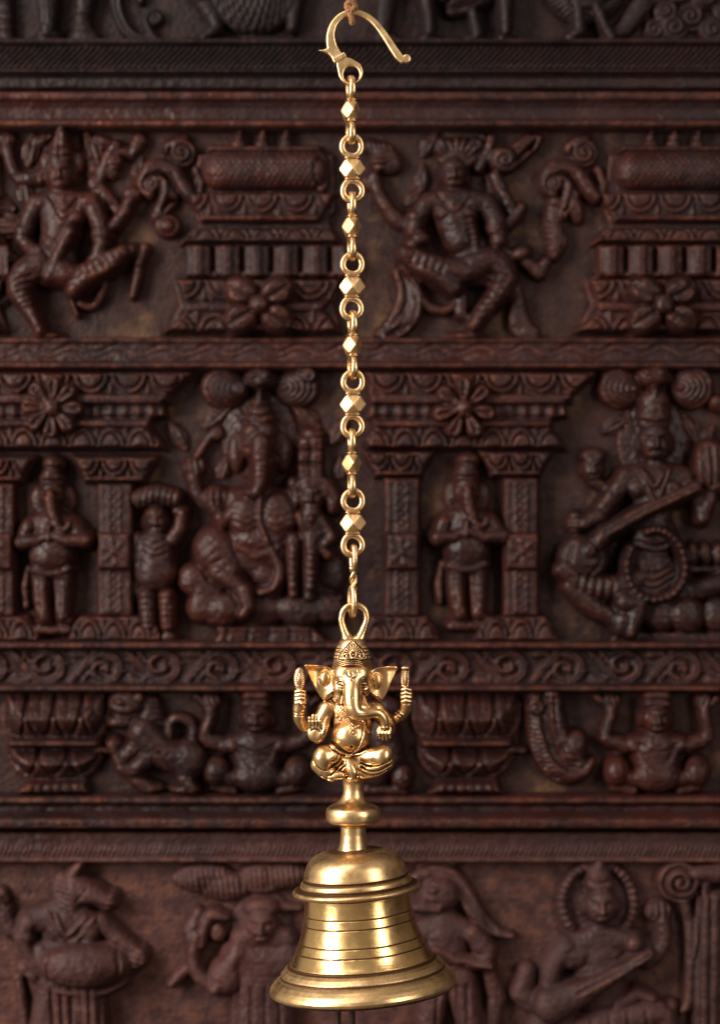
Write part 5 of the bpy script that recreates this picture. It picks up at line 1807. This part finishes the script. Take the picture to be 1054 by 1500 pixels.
@carve('carved_lion', P_MID, M_WFIG, (150, 1008, 312, 1166), 1.8)
def lion(h):
    h.c([(248, 1080, 8), (250, 1058, 8), (264, 1050, 8), (282, 1060, 8), (284, 1086, 8)], 8, 8, smooth=5)
    h.e(222, 1046, 20, 34, 10, 8, -10)
    for k in range(7):
        h.g([(226, 1018 + k * 9), (242, 1020 + k * 9)], 1.7, 3)
    h.e(188, 1030, 27, 24, 18, 10); h.e(180, 1026, 7, 5, 5, 26); h.g([(164, 1040), (184, 1046), (204, 1042)], 2.2, 4, 3); h.e(178, 1056, 18, 9, 10, 12)
    h.e(206, 1020, 9, 9, 7, 18); h.g([(172, 1030), (188, 1032)], 2, 2.5)
    h.c([(212, 1072, 25), (240, 1100, 24), (270, 1110, 26)], 20, 9, smooth=3); h.e(276, 1112, 27, 30, 16, 14)
    h.c([(196, 1094, 13), (178, 1112, 10), (170, 1092, 8), (168, 1086, 8)], 11, 14); h.e(170, 1088, 12, 10, 9, 16)
    h.c([(216, 1110, 13), (196, 1126, 11), (180, 1122, 9)], 11, 15)
    h.c([(180, 1122, 10), (200, 1140, 10), (222, 1152, 10)], 10, 10); h.e(222, 1152, 18, 8, 9, 11); h.c([(272, 1134, 12), (284, 1152, 9)], 11, 16); h.e(272, 1154, 18, 7, 9, 14)
    h.g([(236, 1098), (250, 1120)], 2, 2.5)


def dwarf(cx, seed):
    h = HF(cx - 118, 1008, cx + 118, 1166)
    h.c([(cx - 44, 1090, 12), (cx - 74, 1078, 11), (cx - 66, 1046, 9), (cx - 70, 1022, 9)], 11, 10, smooth=3); h.c([(cx - 66, 1034, 8), (cx - 86, 1020, 6)], 8, 10); h.fist(cx - 66, 1026, 12, 70, 12)
    h.c([(cx + 44, 1090, 12), (cx + 74, 1078, 11), (cx + 70, 1046, 9), (cx + 72, 1022, 9)], 11, 10, smooth=3); h.c([(cx + 68, 1034, 8), (cx + 88, 1022, 6)], 8, 10); h.fist(cx + 70, 1026, 12, 110, 12)
    h.c([(cx - 34, 1088, 14), (cx, 1086, 20), (cx + 34, 1088, 14)], 14, 10)
    h.c([(cx, 1098, 36), (cx, 1118, 33)], 20, 9); h.e(cx, 1134, 35, 24, 16, 16)
    for k in range(5):
        h.g([(cx - 30 + k * 3, 1086 + k * 6), (cx, 1098 + k * 6), (cx + 30 - k * 3, 1086 + k * 6)], 1.6, 2, 3)
    h.c([(cx - 24, 1140, 13), (cx - 48, 1136, 13)], 13, 10); h.c([(cx + 24, 1140, 13), (cx + 48, 1136, 13)], 13, 10)
    h.e(cx - 58, 1128, 19, 22, 17, 12); h.e(cx + 60, 1128, 20, 22, 17, 12)
    h.c([(cx - 60, 1150, 8), (cx - 34, 1156, 8)], 8, 10); h.c([(cx + 60, 1150, 8), (cx + 34, 1156, 8)], 8, 10)
    h.face(cx, 1050, 21, 23, 16)
    h.c([(cx - 13, 1029, 8), (cx + 13, 1029, 8)], 12, 15); h.c([(cx - 10, 1018, 11), (cx + 10, 1018, 11)], 12, 15)
    h.g([(cx - 21, 1034), (cx + 21, 1034)], 1.8, 2.6); h.g([(cx - 20, 1022), (cx + 20, 1022)], 1.8, 2)
    h.finish('carved_figure', P_MID, M_WFIG, seed)


dwarf(376, 111); dwarf(958, 113); dwarf(-130, 114)


@carve('carved_plume', P_MID, M_WFIG, (752, 1008, 882, 1164))
def yali_tail(h):
    h.c([(782, 1020, 12), (784, 1060, 15), (796, 1104, 17), (822, 1132, 15), (850, 1130, 11), (864, 1112, 6)], 14, 9, smooth=5)
    h.c([(806, 1016, 14), (812, 1060, 16), (826, 1100, 16), (846, 1114, 12)], 12, 11, smooth=4); h.e(836, 1096, 20, 28, 12, 14, 20)
    for k in range(16):
        t = k / 15
        x = 770 + 34 * t ** 2.2; y = 1030 + 104 * t
        h.g([(x, y), (x + 11, y + 3)], 1.8, 3)
    for k in range(3):
        h.g([(790 + k * 9, 1020), (794 + k * 9, 1066), (808 + k * 8, 1106), (830 + k * 6, 1124 - k * 5)], 1.7, 3, 5)
    h.scroll(783, 1036, 12, 1.5, 0, 1, 8, 18)


@carve('carved_figure', P_MID, M_WFIG, (516, 1008, 610, 1166))
def crouched(h):
    h.e(566, 1040, 24, 24, 16, 9); h.c([(560, 1070, 24), (566, 1110, 26)], 18, 9); h.e(548, 1130, 22, 24, 15, 10); h.e(588, 1136, 16, 20, 13, 12)
    h.c([(544, 1070, 10), (528, 1096, 9)], 10, 12); h.c([(536, 1154, 8), (590, 1156, 8)], 9, 10); h.g([(548, 1040), (580, 1044)], 2, 3)


strip('lower_moulding', P_MID, 1163, 1202, lambda X, Y: mx(mx(band(Y, 1164, 1174, 24, 3), band(Y, 1174, 1193, 13, 2) + 2.5 * np.abs(np.sin(X * PI / 70)) ** .5 * np.exp(-((Y - 1183) / 5) ** 2)
      - 2.5 * np.exp(-((Y - 1183 - 6 * np.sin(X * 2 * PI / 70)) / 2) ** 2)), band(Y, 1192, 1205.5, 42, 2)), M_WMID, 121, 2)

# ------------------------------------------------ faded bottom board
strip('top_rail', P_LOW, 1220.5, 1262, lambda X, Y: mx(mx(band(Y, 1217, 1234, 18, 2), np.where((Y > 1232) & (Y < 1254), 13 + 6 * np.sqrt(np.clip(1 - ((Y - 1240) / 14) ** 2, 0, 1))
      + (.5 + 1.0 * vnoise(X, Y * 0 + 7, 60, 5)) * np.sin((X + (Y - 1234) * .5) * 2 * PI / 7.2) * ((Y > 1236) & (Y < 1252)), -30)), band(Y, 1252, 1259, 22, 2.5)), M_WLOW, 123, 1.7, blur=0)


@carve('carved_drummer', P_LOW, M_WLOW, (-60, 1256, 270, 1560))
def drummer(h):
    h.c([(-20, 1300, 12), (8, 1330, 14), (18, 1360, 12)], 10, 7); h.fist(-2, 1316, 18, 40, 8)
    h.c([(64, 1400, 30), (90, 1460, 38), (96, 1560, 40)], 20, 7); h.c([(130, 1440, 24), (140, 1500, 20), (142, 1560, 18)], 16, 14); h.c([(78, 1440, 24), (70, 1500, 22), (60, 1560, 20)], 15, 12)
    for k in range(6):
        h.g([(80 + k * 14, 1440), (86 + k * 13, 1556)], 1.8, 3)
    h.c([(46, 1346, 19), (100, 1338, 26), (144, 1348, 16)], 16, 9); h.c([(104, 1350, 42), (104, 1390, 40)], 20, 8)
    h.c([(88, 1334, 3), (104, 1362, 3), (130, 1338, 3)], 4, 28, smooth=4); h.c([(78, 1334, 3), (104, 1378, 3), (142, 1340, 3)], 4, 27, smooth=4)
    h.e(88, 1356, 14, 16, 7, 24); h.e(134, 1356, 16, 20, 7, 24)
    h.c([(46, 1348, 15), (36, 1366, 13), (46, 1390, 11), (58, 1404, 11)], 12, 16); h.e(42, 1364, 15, 10, 10, 20, 40)
    h.c([(150, 1346, 13), (178, 1372, 12), (206, 1392, 10)], 12, 14); h.fist(204, 1398, 13, 20, 22)
    h.c([(40, 1410, 10), (56, 1424, 9)], 9, 20); h.c([(30, 1430, 9), (40, 1500, 7), (46, 1560, 6)], 7, 7)
    # horse-like head turned to the right
    h.c([(98, 1340, 20), (106, 1318, 22), (116, 1300, 23)], 16, 12); h.c([(112, 1300, 23), (140, 1306, 17), (162, 1316, 13)], 15, 15, smooth=3)
    h.c([(108, 1280, 9), (118, 1266, 7), (122, 1260, 3)], 8, 16); h.e(94, 1300, 14, 24, 9, 12); h.e(126, 1302, 5, 4, 4, 28)
    h.g([(136, 1318), (168, 1322)], 1.8, 3); h.g([(118, 1312), (132, 1296)], 1.6, 2); h.e(166, 1308, 5, 4, 4, 24)
    for k in range(6):
        h.g([(86 + k * 2, 1286 + k * 8), (102 + k, 1290 + k * 8)], 1.6, 2.4)
    # drum
    h.e(128, 1406, 66, 33, 24, 28, 0); h.ring(128, 1406, 62, 30, 1.5, 1.5); h.g([(80, 1385), (76, 1406), (80, 1428)], 1.8, 3, 4); h.g([(176, 1385), (180, 1406), (176, 1428)], 1.8, 3, 4)
    h.c([(60, 1430, 4), (96, 1446, 5), (150, 1448, 5), (186, 1432, 4)], 5, 22, smooth=4)


@carve('carved_musician', P_LOW, M_WLOW, (234, 1254, 470, 1560))
def piper(h):
    for (x, y, rx, ry) in ((300, 1284, 46, 22), (330, 1296, 40, 22), (384, 1284, 36, 24), (420, 1280, 34, 20)):
        h.e(x, y, rx, ry, 14, 6)
        for k in range(int(rx / 4)):
            h.g([(x - rx + 6 + k * 8, y - 12), (x - rx + 8 + k * 8.2, y + 14)], 1.6, 2.2)
    h.c([(352, 1400, 30), (386, 1410, 44), (420, 1400, 30)], 18, 8); h.c([(386, 1420, 46), (384, 1560, 50)], 20, 8)
    h.c([(356, 1372, 18), (386, 1366, 22), (418, 1372, 18)], 14, 11)
    h.e(384, 1352, 44, 52, 6, 3)
    h.face(384, 1352, 23, 27, 14); h.e(384, 1326, 25, 14, 12, 14)
    h.c([(350, 1388, 15), (330, 1426, 15), (318, 1442, 12)], 13, 16); h.e(332, 1426, 25, 27, 16, 15)
    h.c([(318, 1442, 13), (294, 1426, 11), (284, 1400, 10), (290, 1366, 10)], 11, 12, smooth=3)
    h.c([(284, 1402, 9), (282, 1360, 13), (292, 1336, 10)], 10, 9); h.c([(296, 1380, 6), (302, 1350, 8), (312, 1336, 9), (332, 1340, 6)], 8, 14, smooth=3); h.e(320, 1362, 11, 14, 9, 12)
    h.c([(286, 1408, 10), (262, 1428, 9), (252, 1438, 6)], 9, 8)
    h.c([(420, 1388, 15), (432, 1424, 13)], 12, 14); h.c([(414, 1328, 8), (440, 1328, 5)], 6, 6)
    for k in range(4):
        h.g([(350 + k * 20, 1440), (346 + k * 22, 1556)], 1.8, 2.6)


@carve('carved_musician', P_LOW, M_WLOW, (590, 1254, 770, 1560))
def flautist(h):
    h.c([(600, 1290, 10), (626, 1278, 14), (652, 1282, 17), (676, 1302, 15), (700, 1340, 12), (726, 1362, 8), (748, 1368, 6)], 12, 7, smooth=5)
    for k in range(3):
        h.g([(630, 1272 + k * 6), (660, 1280 + k * 6), (690, 1318 + k * 6), (724, 1356 + k * 4)], 1.7, 2.6, 4)
    h.c([(614, 1268, 5), (632, 1258, 6), (664, 1262, 4)], 6, 6, smooth=3)
    h.e(642, 1306, 30, 27, 18, 12); h.e(634, 1298, 7, 5, 5, 28); h.c([(620, 1318, 8), (608, 1324, 7), (640, 1326, 7)], 8, 20); h.g([(612, 1314), (640, 1318)], 2, 3.5)
    h.c([(610, 1366, 18), (648, 1350, 24), (684, 1362, 16)], 15, 9); h.c([(648, 1370, 38), (650, 1420, 34)], 20, 8)
    h.c([(690, 1362, 14), (712, 1386, 13), (704, 1404, 12), (676, 1402, 10)], 12, 18, smooth=3); h.e(702, 1376, 14, 17, 10, 20)
    h.c([(612, 1376, 13), (620, 1396, 11), (656, 1392, 9)], 11, 20); h.c([(636, 1382, 6), (668, 1400, 7), (716, 1408, 5)], 7, 26)
    for k in range(3):
        h.g([(622, 1404 + k * 8), (652, 1410 + k * 8), (680, 1404 + k * 8)], 1.8, 2.6, 3)
    h.c([(640, 1430, 24), (628, 1490, 20), (622, 1560, 18)], 16, 9); h.c([(672, 1430, 24), (686, 1490, 20), (690, 1560, 18)], 16, 12)
    h.c([(712, 1410, 10), (726, 1460, 14), (716, 1520, 14)], 9, 6)
    for k in range(4):
        h.g([(640 + k * 14, 1436), (632 + k * 17, 1556)], 1.8, 2.6)


@carve('carved_musician', P_LOW, M_WLOW, (744, 1254, 1010, 1580))
def sitar(h):
    a = np.linspace(PI * .78, PI * 2.22, 26)
    h.c(np.stack([874 + 52 * np.cos(a), 1320 + 56 * np.sin(a), 8 + 0 * a], 1), 9, 6)
    h.e(874, 1320, 46, 50, 5, 2)
    for t in a:
        h.g([(874 + 46 * math.cos(t), 1320 + 50 * math.sin(t)), (874 + 58 * math.cos(t), 1320 + 62 * math.sin(t))], 1.6, 2)
    h.c([(874, 1262, 8), (874, 1276, 16), (875, 1292, 20)], 13, 13); h.g([(854, 1298), (875, 1304), (896, 1298)], 2, 3, 3); h.g([(858, 1284), (875, 1289), (892, 1284)], 1.7, 2.4, 3)
    h.face(877, 1322, 22, 28, 15)
    h.c([(876, 1348, 12), (876, 1366, 15)], 10, 11)
    h.c([(834, 1384, 17), (876, 1372, 24), (916, 1376, 17)], 14, 9); h.c([(876, 1396, 38), (876, 1450, 38)], 18, 8)
    h.c([(826, 1384, 16), (806, 1412, 15), (800, 1444, 13)], 13, 15); h.e(838, 1396, 26, 18, 12, 16, -20)
    h.c([(918, 1380, 14), (946, 1404, 13), (968, 1376, 12), (966, 1340, 11)], 12, 11, smooth=3); h.fist(962, 1332, 16, 90, 12)
    h.c([(806, 1464, 27), (846, 1446, 18), (900, 1416, 10), (944, 1388, 8)], 14, 28, smooth=3); h.g([(840, 1444), (944, 1388)], 1.8, 3); h.e(924, 1376, 12, 12, 10, 26)
    h.c([(770, 1420, 14), (764, 1450, 18), (790, 1480, 16)], 12, 8)
    h.c([(786, 1500, 20), (840, 1504, 23), (900, 1490, 22), (960, 1480, 20), (976, 1500, 16)], 18, 12, smooth=3); h.c([(980, 1470, 10), (976, 1520, 12)], 10, 10)
    h.c([(900, 1470, 12), (930, 1450, 10), (950, 1458, 9)], 10, 14); h.c([(770, 1530, 18), (880, 1540, 20), (980, 1540, 18)], 15, 10)
    for k in range(6):
        h.g([(810 + k * 26, 1488 - k * 3), (804 + k * 28, 1520 - k * 2)], 1.8, 2.6)


@carve('carved_pillar', P_LOW, M_WLOW, (955, 1254, 1240, 1600))
def pillar(h):
    h.c([(1012, 1400, 3), (1030, 1290, 9), (1060, 1266, 14), (1120, 1262, 16)], 10, 8, smooth=4)
    h.p([(1018, 1300), (1140, 1300), (1140, 1600), (1010, 1600), (1010, 1480), (1014, 1380)], 14, 8, 12)
    for k in range(8):
        h.g([(1022 + k * 14, 1304), (1018 + k * 14.4, 1590)], 2, 3.4)
    h.scroll(992, 1288, 31, 2.1, 20, 1, 16, 12); h.c([(1016, 1276, 12), (1060, 1276, 16), (1130, 1272, 18)], 12, 12)
    h.c([(1000, 1318, 8), (1008, 1370, 8), (1006, 1460, 8), (996, 1478, 7)], 8, 7, smooth=3)


# ================================================================== CAMERA AND LIGHT
sc = bpy.context.scene
cd = bpy.data.cameras.new('camera'); cam = bpy.data.objects.new('camera', cd); C.objects.link(cam)
cam.location = (0, -CAM_D * K, 0); cam.rotation_euler = (PI / 2, 0, 0)
cd.sensor_fit = 'VERTICAL'; cd.sensor_height = 36; cd.lens = 36 / (1500 / CAM_D)
cd.clip_start = .01; cd.clip_end = 50
cd.dof.use_dof = True; cd.dof.focus_distance = (CAM_D - 26) * K; cd.dof.aperture_fstop = 5.0
sc.camera = cam

w = bpy.data.worlds.new('World'); sc.world = w; w.use_nodes = True
nt = w.node_tree
bgn = nt.nodes['Background']
tc = nt.nodes.new('ShaderNodeTexCoord'); sep = nt.nodes.new('ShaderNodeSeparateXYZ')
nt.links.new(tc.outputs['Generated'], sep.inputs[0])
rz = ramp(nt, math_n(nt, 'ADD', math_n(nt, 'MULTIPLY', sep.outputs['X'], -.38), math_n(nt, 'ADD', math_n(nt, 'MULTIPLY', sep.outputs['Z'], .3), .5)),
          [(.1, (.05, .036, .03)), (.45, (.27, .215, .175)), (.9, (.52, .47, .41))])
nt.links.new(rz.outputs[0], bgn.inputs[0])
bgn.inputs[1].default_value = .78


def area(name, loc, target, sx, sy, power, col):
    d = bpy.data.lights.new(name, 'AREA'); d.shape = 'RECTANGLE'; d.size = sx; d.size_y = sy; d.energy = power; d.color = col
    o = bpy.data.objects.new(name, d); C.objects.link(o); o.location = loc
    from mathutils import Vector
    o.rotation_euler = (Vector(target) - Vector(loc)).to_track_quat('-Z', 'Y').to_euler()
    return o


area('window_light', (-1.12, -.66, .36), (0, .1, -.1), .42, 1.05, 42, (1, .94, .86))
area('side_light', (.95, -.95, .35), (0, 0, -.1), .24, 1.1, 10, (1, .94, .86))
area('overhead_fill', (-.5, -.6, 1.25), (0, .1, -.1), .6, .5, 4.0, (1, .94, .86))  # added fill from above for rims and dome tops

sc.view_settings.view_transform = 'Standard'; sc.view_settings.look = 'None'; sc.view_settings.exposure = 0; sc.view_settings.gamma = 1
sc.view_settings.use_curve_mapping = False
sc.render.engine = 'CYCLES'
sc.cycles.max_bounces = 6
sc.cycles.use_denoising = True
